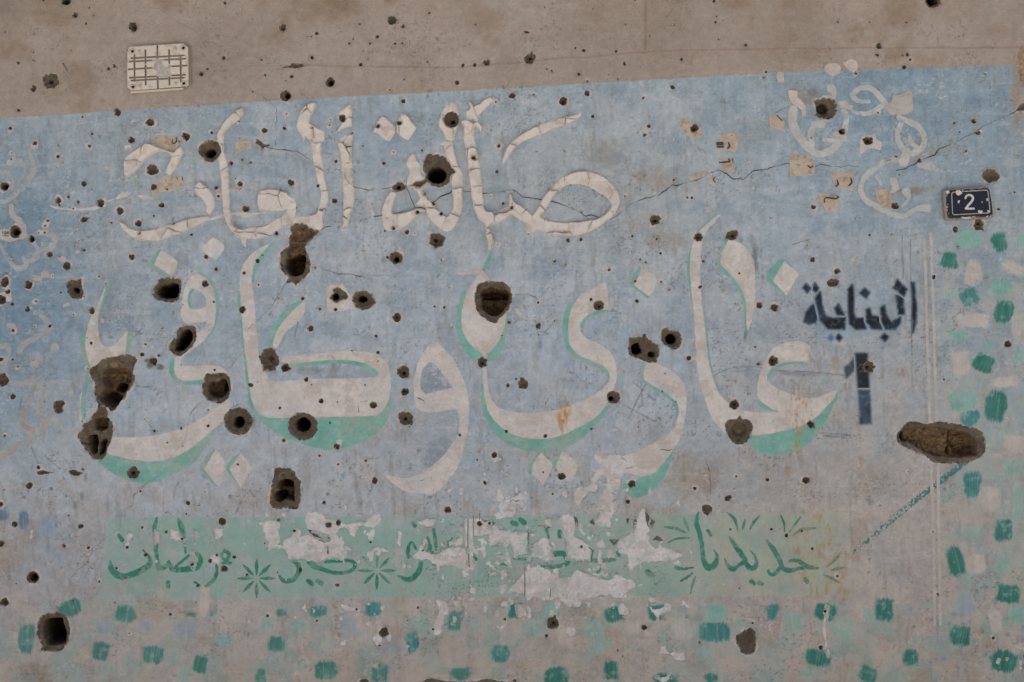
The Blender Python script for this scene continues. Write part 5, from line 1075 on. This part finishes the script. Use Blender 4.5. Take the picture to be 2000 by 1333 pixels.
# ---- double cream line and the dry green slash
for pts in ([(1805,470),(1808,560),(1811,666),(1816,825),(1818,905),(1822,1010),(1824,1120),(1825.5,1219)], [(1818,457),(1820,520),(1824,640),(1826.5,740),(1830,825),(1832,905),(1833,1010),(1835,1120),(1836.5,1219)]):
    stroke((0, 0, 1.0), [[(a, b, 3.1) for a, b in pts]], (158, 149, 141), 'painted_line', .0007, .3, 1.2, .4)
def slash(X, Y, F):
    U = bil(CAN, X, Y); C = np.empty_like(U); C[:] = (60, 104, 101)
    n = fbm(X + Y * .55, Y - X * .3, 3.2, 3, 4)
    t = sst(1690, 1860, X)
    a = sst(.52 - .20 * t, .58 - .18 * t, n) * sst(0, -1.5, F) * .9
    C = lerp3(C, (52, 90, 84), sst(.5, .7, fbm(X, Y, 4, 2, 6)))
    return U + (C - U) * a[..., None]
sheet('painted_slash', lambda X, Y: sdstroke([[(1886,902,6.5),(1835,942,6.5),(1760,1000,6.5),(1668,1080,5.5)]], X, Y), (1660, 895, 1895, 1090), 1.0, slash, .0004, wall, M['paint'], edge=1.2, es=4)

# ---- cracks: dark strips laid over the plaster, painting the shade of open splits
def crack(pts, wd=1.0, amp=2.2):
    dk = min(1.0, wd)
    P = []
    pts = np.array(pts, float)
    for a, b in zip(pts[:-1], pts[1:]):
        n = max(2, int(np.hypot(*(b - a)) / 5))
        for i in range(n):
            P.append(a + (b - a) * i / n)
    P.append(pts[-1]); P = np.array(P)
    jx = (fbm(P[:, 0], P[:, 1], 7, 2, 3) - .5) * 2 * amp; jy = (fbm(P[:, 0], P[:, 1], 7, 2, 8) - .5) * 2 * amp
    wv = wd * (.12 + 2.4 * fbm(P[:, 0], P[:, 1], 20, 3, 5) ** 2.2)
    Q = [(p[0] + a, p[1] + b, max(.22, w2 * .66)) for p, a, b, w2 in zip(P, jx, jy, wv)]
    segs = [Q[i:i + 25] for i in range(0, len(Q) - 1, 24)]
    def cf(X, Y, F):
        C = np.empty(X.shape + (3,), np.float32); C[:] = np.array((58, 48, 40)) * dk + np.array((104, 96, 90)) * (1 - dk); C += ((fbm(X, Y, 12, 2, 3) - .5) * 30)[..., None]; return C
    for sg in segs:
        if len(sg) < 2: continue
        x0, y0, x1, y1 = bbox(sg)
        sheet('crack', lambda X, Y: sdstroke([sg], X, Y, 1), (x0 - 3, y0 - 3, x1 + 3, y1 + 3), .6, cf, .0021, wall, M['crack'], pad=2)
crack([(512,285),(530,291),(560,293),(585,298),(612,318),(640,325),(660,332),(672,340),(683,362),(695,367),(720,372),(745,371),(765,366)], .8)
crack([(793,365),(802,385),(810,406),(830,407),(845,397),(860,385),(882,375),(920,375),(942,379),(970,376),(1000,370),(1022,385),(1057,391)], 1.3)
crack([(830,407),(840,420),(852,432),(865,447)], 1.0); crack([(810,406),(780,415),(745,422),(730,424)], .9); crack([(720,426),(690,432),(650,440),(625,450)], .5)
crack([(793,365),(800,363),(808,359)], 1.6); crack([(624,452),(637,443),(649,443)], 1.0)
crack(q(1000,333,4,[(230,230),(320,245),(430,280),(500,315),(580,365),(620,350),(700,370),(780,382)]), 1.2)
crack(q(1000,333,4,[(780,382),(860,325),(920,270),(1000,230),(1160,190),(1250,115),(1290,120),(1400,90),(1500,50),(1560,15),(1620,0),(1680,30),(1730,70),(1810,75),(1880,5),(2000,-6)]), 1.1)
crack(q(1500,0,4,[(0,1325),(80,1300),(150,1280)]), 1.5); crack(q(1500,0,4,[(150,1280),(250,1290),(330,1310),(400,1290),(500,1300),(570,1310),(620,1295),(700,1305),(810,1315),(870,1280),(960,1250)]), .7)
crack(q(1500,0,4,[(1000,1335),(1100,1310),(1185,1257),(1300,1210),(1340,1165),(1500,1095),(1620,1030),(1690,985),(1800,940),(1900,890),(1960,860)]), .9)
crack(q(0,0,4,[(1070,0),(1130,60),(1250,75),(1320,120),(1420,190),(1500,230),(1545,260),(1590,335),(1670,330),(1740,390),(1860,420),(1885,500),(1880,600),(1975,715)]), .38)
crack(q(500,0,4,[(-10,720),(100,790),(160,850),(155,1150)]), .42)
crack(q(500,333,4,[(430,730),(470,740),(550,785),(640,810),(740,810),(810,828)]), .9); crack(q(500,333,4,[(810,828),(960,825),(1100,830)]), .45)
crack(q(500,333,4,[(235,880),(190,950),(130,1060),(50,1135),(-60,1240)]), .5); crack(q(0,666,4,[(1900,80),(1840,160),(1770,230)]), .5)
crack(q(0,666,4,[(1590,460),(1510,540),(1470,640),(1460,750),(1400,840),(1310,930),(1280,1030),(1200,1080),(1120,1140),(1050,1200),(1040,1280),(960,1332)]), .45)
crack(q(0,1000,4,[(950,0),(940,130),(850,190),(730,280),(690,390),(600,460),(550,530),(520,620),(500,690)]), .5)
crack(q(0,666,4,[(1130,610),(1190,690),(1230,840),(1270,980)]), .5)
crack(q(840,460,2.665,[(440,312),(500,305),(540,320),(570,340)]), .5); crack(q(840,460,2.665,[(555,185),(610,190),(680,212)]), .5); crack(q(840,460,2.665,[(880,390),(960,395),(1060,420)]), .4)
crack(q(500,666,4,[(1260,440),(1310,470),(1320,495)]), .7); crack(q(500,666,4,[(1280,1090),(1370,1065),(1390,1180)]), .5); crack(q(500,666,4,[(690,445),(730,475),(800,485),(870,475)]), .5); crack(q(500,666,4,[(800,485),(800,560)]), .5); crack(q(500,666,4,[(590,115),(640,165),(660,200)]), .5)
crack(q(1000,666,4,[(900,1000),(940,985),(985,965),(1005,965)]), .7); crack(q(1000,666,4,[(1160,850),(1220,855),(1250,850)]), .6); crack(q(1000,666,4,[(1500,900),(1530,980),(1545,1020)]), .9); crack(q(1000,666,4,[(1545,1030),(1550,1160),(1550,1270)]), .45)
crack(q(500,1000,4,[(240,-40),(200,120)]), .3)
# ------------------------------------------------------------------ torn paper scraps stuck on the wall
PAP = (152, 139, 125)
def scrap(t, poly, label, prints=(), grp=None):
    cs = [smooth(q(*t, poly), 2)]
    def cf(X, Y, F):
        C = np.empty(X.shape + (3,), np.float32); C[:] = PAP
        C += ((fbm(X, Y, 14, 3, 5) - .5) * 34)[..., None]
        C = lerp3(C, (126, 106, 86), sst(.58, .72, fbm(X, Y, 6, 3, 7)) * .6)
        return lerp3(C, (166, 154, 142), sst(-2.2, 0, F) * .6)
    o = sheet('paper_scrap', lambda X, Y: sdpoly(cs, X, Y), bbox(cs[0]), 1.0, cf, .0014, None, M['paper'], lambda X, Y, F: .0012 * fbm(X, Y, 12, 3, 4) * sst(0, 3, -F), edge=1.3, es=5, label=label, cat='paper scrap', group=grp)
    for sts in prints:
        ss = [q(*t, st) for st in sts]
        rm = max(p[2] for st in ss for p in st); x0, y0, x1, y1 = bbox(*ss)
        X, Y = np.meshgrid(np.arange(x0 - rm - 2, x1 + rm + 2, .5, dtype=np.float32), np.arange(y0 - rm - 2, y1 + rm + 2, .5, dtype=np.float32))
        F = np.maximum(sdstroke(ss, X, Y) + (fbm(X, Y, 3, 2, 4) - .5) * .8, .2 - bil(HS, X, Y))
        C = np.empty(X.shape + (3,), np.float32); C[:] = (66, 58, 52)
        rr = march(F, X, Y, [bil(H, X, Y) + .0030, C])
        if rr is None: continue
        a, b, (hh, cc), fc = rr
        xx, zz = wxz(a, b)
        add('print_mark', mesh_from('print_mark', np.stack([xx, -hh, zz], 1) - np.array(o.location), fc, lin(cc)), M['paint'], o)
u0 = (1500, 0, 4.0); u1 = (1000, 0, 4.0); u2 = (1500, 333, 4.0); u3 = (0, 0, 4.0); u4 = (0, 333, 4.0); u5 = (1000, 333, 4.0)
scrap(u0, [(10,910),(90,900),(130,960),(125,1025),(60,1005),(15,985)], 'small tan paper scrap left of the white scroll ornament', [[[(70,905,4),(95,930,4),(110,945,4)]]])
scrap(u0, [(165,1215),(310,1215),(370,1290),(350,1370),(170,1380)], 'largest tan paper scrap, split by the long crack below the scroll ornament', [[[(310,1295,5),(330,1312,6),(350,1298,5)]]])
scrap(u1, [(1620,1045),(1755,1040),(1765,1120),(1740,1200),(1680,1170),(1600,1180),(1630,1110)], 'tan paper scrap with a dark printed block and hook', [[[(1605,1125,12),(1640,1125,14)],[(1605,1150,8),(1650,1150,8)]], [[(1690,1118,6),(1698,1140,8),(1685,1165,6)]]])
scrap(u1, [(1620,1250),(1720,1240),(1740,1290),(1735,1350),(1660,1340)], 'tan paper scrap with a printed bar, just above the crack', [[[(1620,1272,5),(1700,1265,7),(1692,1245,5)], [(1722,1245,4),(1724,1270,4)]]])
scrap(u1, [(1320,930),(1370,930),(1410,970),(1480,1000),(1490,1060),(1440,1080),(1370,1060),(1310,990)], 'ragged tan paper scrap pierced by a bullet hole')
scrap(u2, [(485,20),(660,15),(660,70),(665,160),(600,150),(540,130),(510,80)], 'tan paper scrap with two curved printed hooks', [[[(540,80,6),(545,110,7),(530,130,5)]], [[(645,65,6),(652,95,7),(630,122,6)]]])
scrap(u2, [(400,190),(540,180),(550,230),(550,310),(450,320),(420,260),(380,235)], 'tan paper scrap with a printed loop and stroke', [[[(440,250,5),(438,225,5),(460,215,6),(530,222,7),(548,210,5),(535,198,4)]]])
scrap(u2, [(840,150),(930,145),(970,230),(980,290),(890,300),(850,230)], 'plain tan paper scrap inside the lowest scroll of the ornament')
scrap(u3, [(1190,1090),(1240,1060),(1380,1070),(1400,1130),(1370,1190),(1280,1180),(1190,1160)], 'tan paper scrap with a small printed half circle on the first raised letter', [[[(1350,1095,4),(1347,1118,5),(1368,1122,5),(1380,1105,5),(1378,1078,4)]]])
scrap(u3, [(1840,1110),(1960,1100),(1970,1160),(1890,1180),(1840,1210)], 'plain tan paper scrap right of the tall raised letter, beside a crack')
scrap(u4, [(1190,110),(1280,50),(1340,30),(1440,60),(1430,130),(1370,160),(1260,170),(1200,210),(1170,170)], 'crumpled tan paper scrap with a bullet hole in its lower corner', [[[(1383,55,3),(1388,72,4)], [(1425,55,3),(1428,75,4)]]])
scrap(u4, [(1810,140),(1860,125),(1900,140),(1860,170),(1815,160)], 'smallest tan paper scrap, just under a bullet hole by the tall raised letter')
scrap(u5, [(1400,40),(1520,0),(1545,20),(1440,70),(1390,65)], 'narrow slanted tan paper scrap lying along the upper side of the crack')
scrap(u5, [(1530,60),(1590,50),(1600,100),(1540,105)], 'little square tan paper scrap with a printed arc under the crack', [[[(1585,55,4),(1572,75,5),(1588,98,4)]]])

# ------------------------------------------------------------------ plain helper for flat-faced fittings (pixel outline at a depth in front of the wall)
def slab(name, outline, y0, y1, colour, mat, parent, org, inset=0.0, dz=0.0):
    """closed block: outline (px) from y0 (back) to y1 (front, negative towards viewer); front edge bevelled by inset px"""
    P = np.array(outline, float); n = len(P); c = P.mean(0)
    v = P - c; l = np.hypot(v[:, 0], v[:, 1])[:, None]
    P2 = c + v * (1 - inset / np.maximum(l, 1e-6))
    rows = [(P, y0), (P, y1 + inset * S * .8), (P2, y1)] if inset > 0 else [(P, y0), (P, y1)]
    Vv = []
    for Q, y in rows:
        xx, zz = wxz(Q[:, 0], Q[:, 1])
        Vv.append(np.stack([xx, np.full(n, y), zz], 1))
    Vv = np.concatenate(Vv) - np.array(org)
    k = np.arange(n); k2 = (k + 1) % n
    quads = []
    for r in range(len(rows) - 1):
        a, b = r * n, (r + 1) * n
        quads.append(np.stack([a + k, b + k, b + k2, a + k2], 1))
    fcs = [np.concatenate(quads), (len(rows) - 1) * n + k[None, ::-1]]
    Cc = np.tile(lin(colour), (len(Vv), 1))
    return add(name, mesh_from(name, Vv, fcs, Cc, False), mat, parent)
def rrect(P4, r, n=5):
    """rounded quad from four corners (px)"""
    P4 = np.array(P4, float); out = []
    for i in range(4):
        p, a, b = P4[i], P4[i - 1], P4[(i + 1) % 4]
        u = (a - p) / np.hypot(*(a - p)); v = (b - p) / np.hypot(*(b - p))
        s, e = p + u * r, p + v * r
        for t in np.linspace(0, 1, n):
            out.append((1 - t) ** 2 * s + 2 * t * (1 - t) * p + t * t * e)
    return np.array(out)
def inlay(name, fn, bb, step, colf, yfun, mat, parent, org):
    x0, y0, x1, y1 = bb
    X, Y = np.meshgrid(np.arange(x0 - 2, x1 + 2 + step, step, dtype=np.float32), np.arange(y0 - 2, y1 + 2 + step, step, dtype=np.float32))
    F = fn(X, Y)
    rr = march(F, X, Y, [yfun(X, Y, F), colf(X, Y, F)])
    if rr is None: return None
    a, b, (yy, cc), fc = rr
    xx, zz = wxz(a, b)
    return add(name, mesh_from(name, np.stack([xx, yy, zz], 1) - np.array(org), fc, lin(cc)), mat, parent)
def flatc(c, var=6, sc=9, k=3):
    def f_(X, Y, F):
        C = np.empty(X.shape + (3,), np.float32); C[:] = c
        return C + ((fbm(X, Y, sc, 3, k) - .5) * 2 * var)[..., None]
    return f_

# ------------------------------------------------------------------ enamel house-number plate
xo, zo = wxz(1888, 431)
PO = (xo, 0.0, zo)
plate = add('number_plate', None, None, None, 'navy enamel house number plate with a white 2 and rusted, chipped edges', 'number plate', loc=PO)
bq = q(1500, 333, 4, [(1352,160),(1700,128),(1746,380),(1372,398)])
slab('backing', rrect(bq, 6), .006, -.0200, (120, 109, 98), M['enamel'], plate, PO, 1.5)
fq = rrect(q(1500, 333, 4, [(1368,165),(1712,142),(1742,368),(1384,386)]), 9)
def facecol(X, Y, F):
    C = np.empty(X.shape + (3,), np.float32); C[:] = (16, 18, 32)
    C += ((fbm(X, Y, 8, 3, 3) - .5) * 12)[..., None]
    ch = sst(.60, .66, fbm(X, Y, 5.5, 3, 6)) * sst(-5, -1, F)
    C = lerp3(C, (168, 160, 152), ch * .9)
    return lerp3(C, (110, 84, 64), sst(.62, .7, fbm(X, Y, 4, 3, 9)) * sst(-3.5, 0, F) * .9)
face = inlay('enamel_face', lambda X, Y: sdpoly([fq], X, Y) + (fbm(X, Y, 4, 2, 2) - .5) * 1.2, bbox(fq), .5, facecol, lambda X, Y, F: -.0207 - .0012 * sst(0, 2.5, -F), M['enamel'], plate, PO)
bq2 = rrect(q(1500, 333, 4, [(1416,178),(1698,160),(1716,338),(1424,354)]), 5)
inlay('border_line', lambda X, Y: np.abs(sdpoly([bq2], X, Y)) - .85 + (fbm(X, Y, 4, 2, 5) - .5) * .5, bbox(bq2), .4, flatc((142, 138, 138), 14, 5), lambda X, Y, F: -.0223 + 0 * X, M['enamel'], plate, PO)
dg = [q(1500, 333, 4, s_) for s_ in ([(1524,224,8),(1530,208,8),(1553,199,9),(1576,208,9),(1582,228,9),(1570,252,9),(1545,280,9),(1528,302,8)], [(1526,305,8),(1588,305,8)])]
inlay('numeral', lambda X, Y: sdstroke(dg, X, Y), bbox(*dg), .4, flatc((168, 163, 162), 10), lambda X, Y, F: -.0223 + 0 * X, M['enamel'], plate, PO)
for p in ([(1450,165),(1480,160),(1500,185),(1470,205),(1452,190)], [(1465,240),(1482,238),(1478,262),(1463,262)], [(1620,318),(1660,322),(1650,345),(1625,340)], [(1685,230),(1698,225),(1700,245),(1688,245)], [(1690,318),(1712,318),(1705,340)], [(1645,255),(1655,250),(1655,262)], [(1500,372),(1560,372),(1580,380),(1510,384)], [(1372,170),(1395,165),(1400,185),(1376,195)]):
    cp = [smooth(q(1500, 333, 4, p), 3)]
    inlay('enamel_chip', lambda X, Y: sdpoly(cp, X, Y) + (fbm(X, Y, 2.5, 2, 4) - .5) * 1.4, bbox(cp[0]), .4, flatc((170, 160, 150), 10), lambda X, Y, F: -.0225 + 0 * X, M['enamel'], plate, PO)

# ------------------------------------------------------------------ broken plastic junction box cover
xo, zo = wxz(313, 185)
JO = (xo, 0.0, zo)
jb = add('junction_box_cover', None, None, None, 'cream plastic junction box plate with grooved grid and a broken centre', 'box cover', loc=JO)
Z = (0, 0, 4.0)
slab('back_rim', rrect(q(*Z, [(1003,392),(1490,362),(1502,668),(1030,745)]), 5), .006, -.009, (118, 106, 92), M['plastic'], jb, JO, 1.2)
front = np.array(q(*Z, [(1018,380),(1030,372),(1440,347),(1478,378),(1482,672),(1470,682),(1040,716),(1004,690),(1004,420)]))
gr = []
def P_(x, y):      # the plate leans a little: rows fall to the left
    return (x, y - (x - 1240) * .052)
for gxp in (1060, 1145, 1240, 1330, 1420):
    if gxp == 1240:
        gr += [[(gxp - 2, 368, 5.6), (gxp - 1, 500, 5.6)], [(gxp, 585, 5.6), (gxp + 3, 700, 5.6)]]
    elif gxp in (1145, 1330):
        gr += [[(gxp, 400, 5.6), (gxp + 1, 500, 5.6)], [(gxp + 1, 520, 5.6), (gxp + 3, 668, 5.6)]]
    else:
        gr += [[(gxp, 440, 5.6), (gxp + 1, 640, 5.6)]]
for gyp, xa_, xb_ in ((452, 1035, 1445), (478, 1025, 1455), (604, 1025, 1455), (626, 1038, 1445)):
    gr.append([P_(xa_, gyp) + (5.6,), P_(xb_, gyp) + (5.6,)])
gr += [[P_(1015, 537) + (5.6,), P_(1215, 537) + (5.6,)], [P_(1335, 532) + (5.6,), P_(1468, 532) + (5.6,)]]
gr = [q(*Z, g_) for g_ in gr]
brk = [smooth(q(*Z, [(1215,505),(1240,485),(1270,482),(1280,510),(1335,545),(1338,585),(1300,592),(1250,585),(1235,560),(1215,545)]), 3)]
SOCK = ((1042, 411), (1438, 384), (1046, 688), (1442, 660))
def jf(X, Y):
    d = np.maximum(sdpoly([front], X, Y), -(sdpoly(brk, X, Y) + (fbm(X, Y, 3, 2, 4) - .5) * .8))
    for a, b in SOCK:
        d = np.maximum(d, 5.0 - np.hypot(X - a / 4, Y - b / 4))
    return d
def jy(X, Y, F):
    g_ = sdstroke(gr, X, Y, 1)
    return -.0140 + .0012 * sst(-1.5, 0, F) + .0052 * sst(.45, -.35, g_)
def jc(X, Y, F):
    C = flatc((170, 161, 150), 7, 20)(X, Y, F)
    g_ = sdstroke(gr, X, Y, 1)
    C = lerp3(C, (60, 50, 40), sst(.6, -.4, g_) * .9)                 # darker colour along the grooves
    return lerp3(C, (136, 120, 100), sst(.56, .72, fbm(X, Y, 9, 4, 6)) * .4)
inlay('cover_plate', jf, bbox(front), .45, jc, jy, M['plastic'], jb, JO)
slab('side_wall', np.array(q(*Z, [(1012,388),(1440,356),(1486,380),(1490,672),(1474,690),(1040,722),(1008,695)])), -.002, -.0125, (160, 147, 130), M['plastic'], jb, JO) if False else None
inlay('torn_backing', lambda X, Y: sdpoly([smooth(q(*Z, [(1195,470),(1280,465),(1350,530),(1350,605),(1240,605),(1195,560)]), 3)], X, Y), (296, 114, 340, 153), .7, flatc((150, 143, 138), 14, 6), lambda X, Y, F: -.0098 - .003 * fbm(X, Y, 7, 3, 3), M['plaster'], jb, JO)
for (x_, y_) in SOCK:
    cx_, cy_ = x_ / 4, y_ / 4
    inlay('screw_socket', lambda X, Y: np.hypot(X - cx_, Y - cy_) - 5.6, (cx_ - 6, cy_ - 6, cx_ + 6, cy_ + 6), .4,
          lambda X, Y, F: lerp3(flatc((156, 147, 136), 5)(X, Y, F), (34, 28, 22), sst(3.0, 2.2, np.hypot(X - cx_ - .8, Y - cy_))),
          lambda X, Y, F: -.0138 - .0032 * sst(5.6, 4.4, np.hypot(X - cx_, Y - cy_)) * sst(2.6, 3.4, np.hypot(X - cx_ - .8, Y - cy_)) + .0045 * sst(2.9, 2.0, np.hypot(X - cx_ - .8, Y - cy_)), M['plastic'], jb, JO)
for (x_, y_) in ((1098, 408), (1381, 390), (1100, 678), (1382, 658)):
    cx_, cy_ = x_ / 4, y_ / 4
    inlay('round_boss', lambda X, Y: np.hypot(X - cx_, Y - cy_) - 3.2, (cx_ - 4, cy_ - 4, cx_ + 4, cy_ + 4), .4, flatc((146, 137, 126), 5),
          lambda X, Y, F: -.0141 - .0026 * np.sqrt(np.clip(1 - (np.hypot(X - cx_, Y - cy_) / 3.3) ** 2, 0, 1)), M['plastic'], jb, JO)
slab('bottom_lip', np.array(q(*Z, [(1030,722),(1440,694),(1442,708),(1032,738)])), -.006, -.0155, (166, 154, 136), M['plastic'], jb, JO, .3)

# ------------------------------------------------------------------ bent nail in the bare plaster
def tube(name, pts, r, colour, mat, parent, org, n=7):
    Vv = []; pts = np.array(pts, float)
    for i, p in enumerate(pts):
        d = pts[min(i + 1, len(pts) - 1)] - pts[max(i - 1, 0)]; d /= np.linalg.norm(d)
        a = np.cross(d, (0.31, .2, .93)); a /= np.linalg.norm(a); b = np.cross(d, a)
        for k in range(n):
            t = 2 * math.pi * k / n
            Vv.append(p + r[i] * (a * math.cos(t) + b * math.sin(t)))
    k = np.arange(n); k2 = (k + 1) % n
    fc = [np.concatenate([np.stack([i * n + k, i * n + k2, (i + 1) * n + k2, (i + 1) * n + k], 1) for i in range(len(pts) - 1)]), k[None, ::-1], ((len(pts) - 1) * n + k)[None, :]]
    Vv = np.array(Vv) - np.array(org)
    return add(name, mesh_from(name, Vv, fc, np.tile(lin(colour), (len(Vv), 1))), mat, parent)
def at(px, py, y):
    a, b = wxz(px, py); return (a, y, b)
NO = at(132, 140, 0)
nail = add('nail', None, None, None, 'thin rusty bent nail left of the plastic box cover', 'nail', loc=NO)
tube('shank', [at(131.5, 140, .008), at(131.3, 139, -.002), at(129, 134, -.0045), at(124.6, 126, -.005)], [.0014, .0014, .0013, .0011], (92, 66, 46), M['plastic'], nail, NO)
tube('head', [at(124.7, 126.3, -.005), at(124.1, 125.2, -.0052)], [.0028, .0028], (84, 62, 46), M['plastic'], nail, NO)

# ------------------------------------------------------------------ ground and an unseen slab added to block the upper sky
gm = make_mat('dusty_ground', 0.95, 0.15, 0.3, 0.4, 40, 0.1, flat=(138, 135, 131))
N_ = 60
A, B = np.meshgrid(np.linspace(-90, 90, N_ + 1), np.linspace(-110, 60, N_ + 1))
Hh = np.zeros_like(A) - .004
i_ = np.arange(A.size).reshape(A.shape)
bm_ = make_mat('shade_slab_concrete', 0.95, 0.15, 0.3, 0.4, 60, 0.1, flat=(140, 130, 120))
def boxmesh(name, a, b):
    v = np.array([(x, y, z) for x in (a[0], b[0]) for y in (a[1], b[1]) for z in (a[2], b[2])], float)
    return mesh_from(name, v, [np.array([(0,1,3,2),(4,6,7,5),(0,4,5,1),(2,3,7,6),(0,2,6,4),(1,5,7,3)])], None, False)
add('added_shade_slab', boxmesh('added_shade_slab', (-4.8, -1.25, 4.202), (4.8, .352, 4.38)), bm_, None, 'plain concrete slab added out of view above the painted wall to block the sky', 'added_shade_slab')
add('ground', mesh_from('ground', np.stack([A.ravel(), B.ravel(), Hh.ravel()], 1), [np.stack([i_[:-1, :-1].ravel(), i_[:-1, 1:].ravel(), i_[1:, 1:].ravel(), i_[1:, :-1].ravel()], 1)], None), gm, kind='structure')
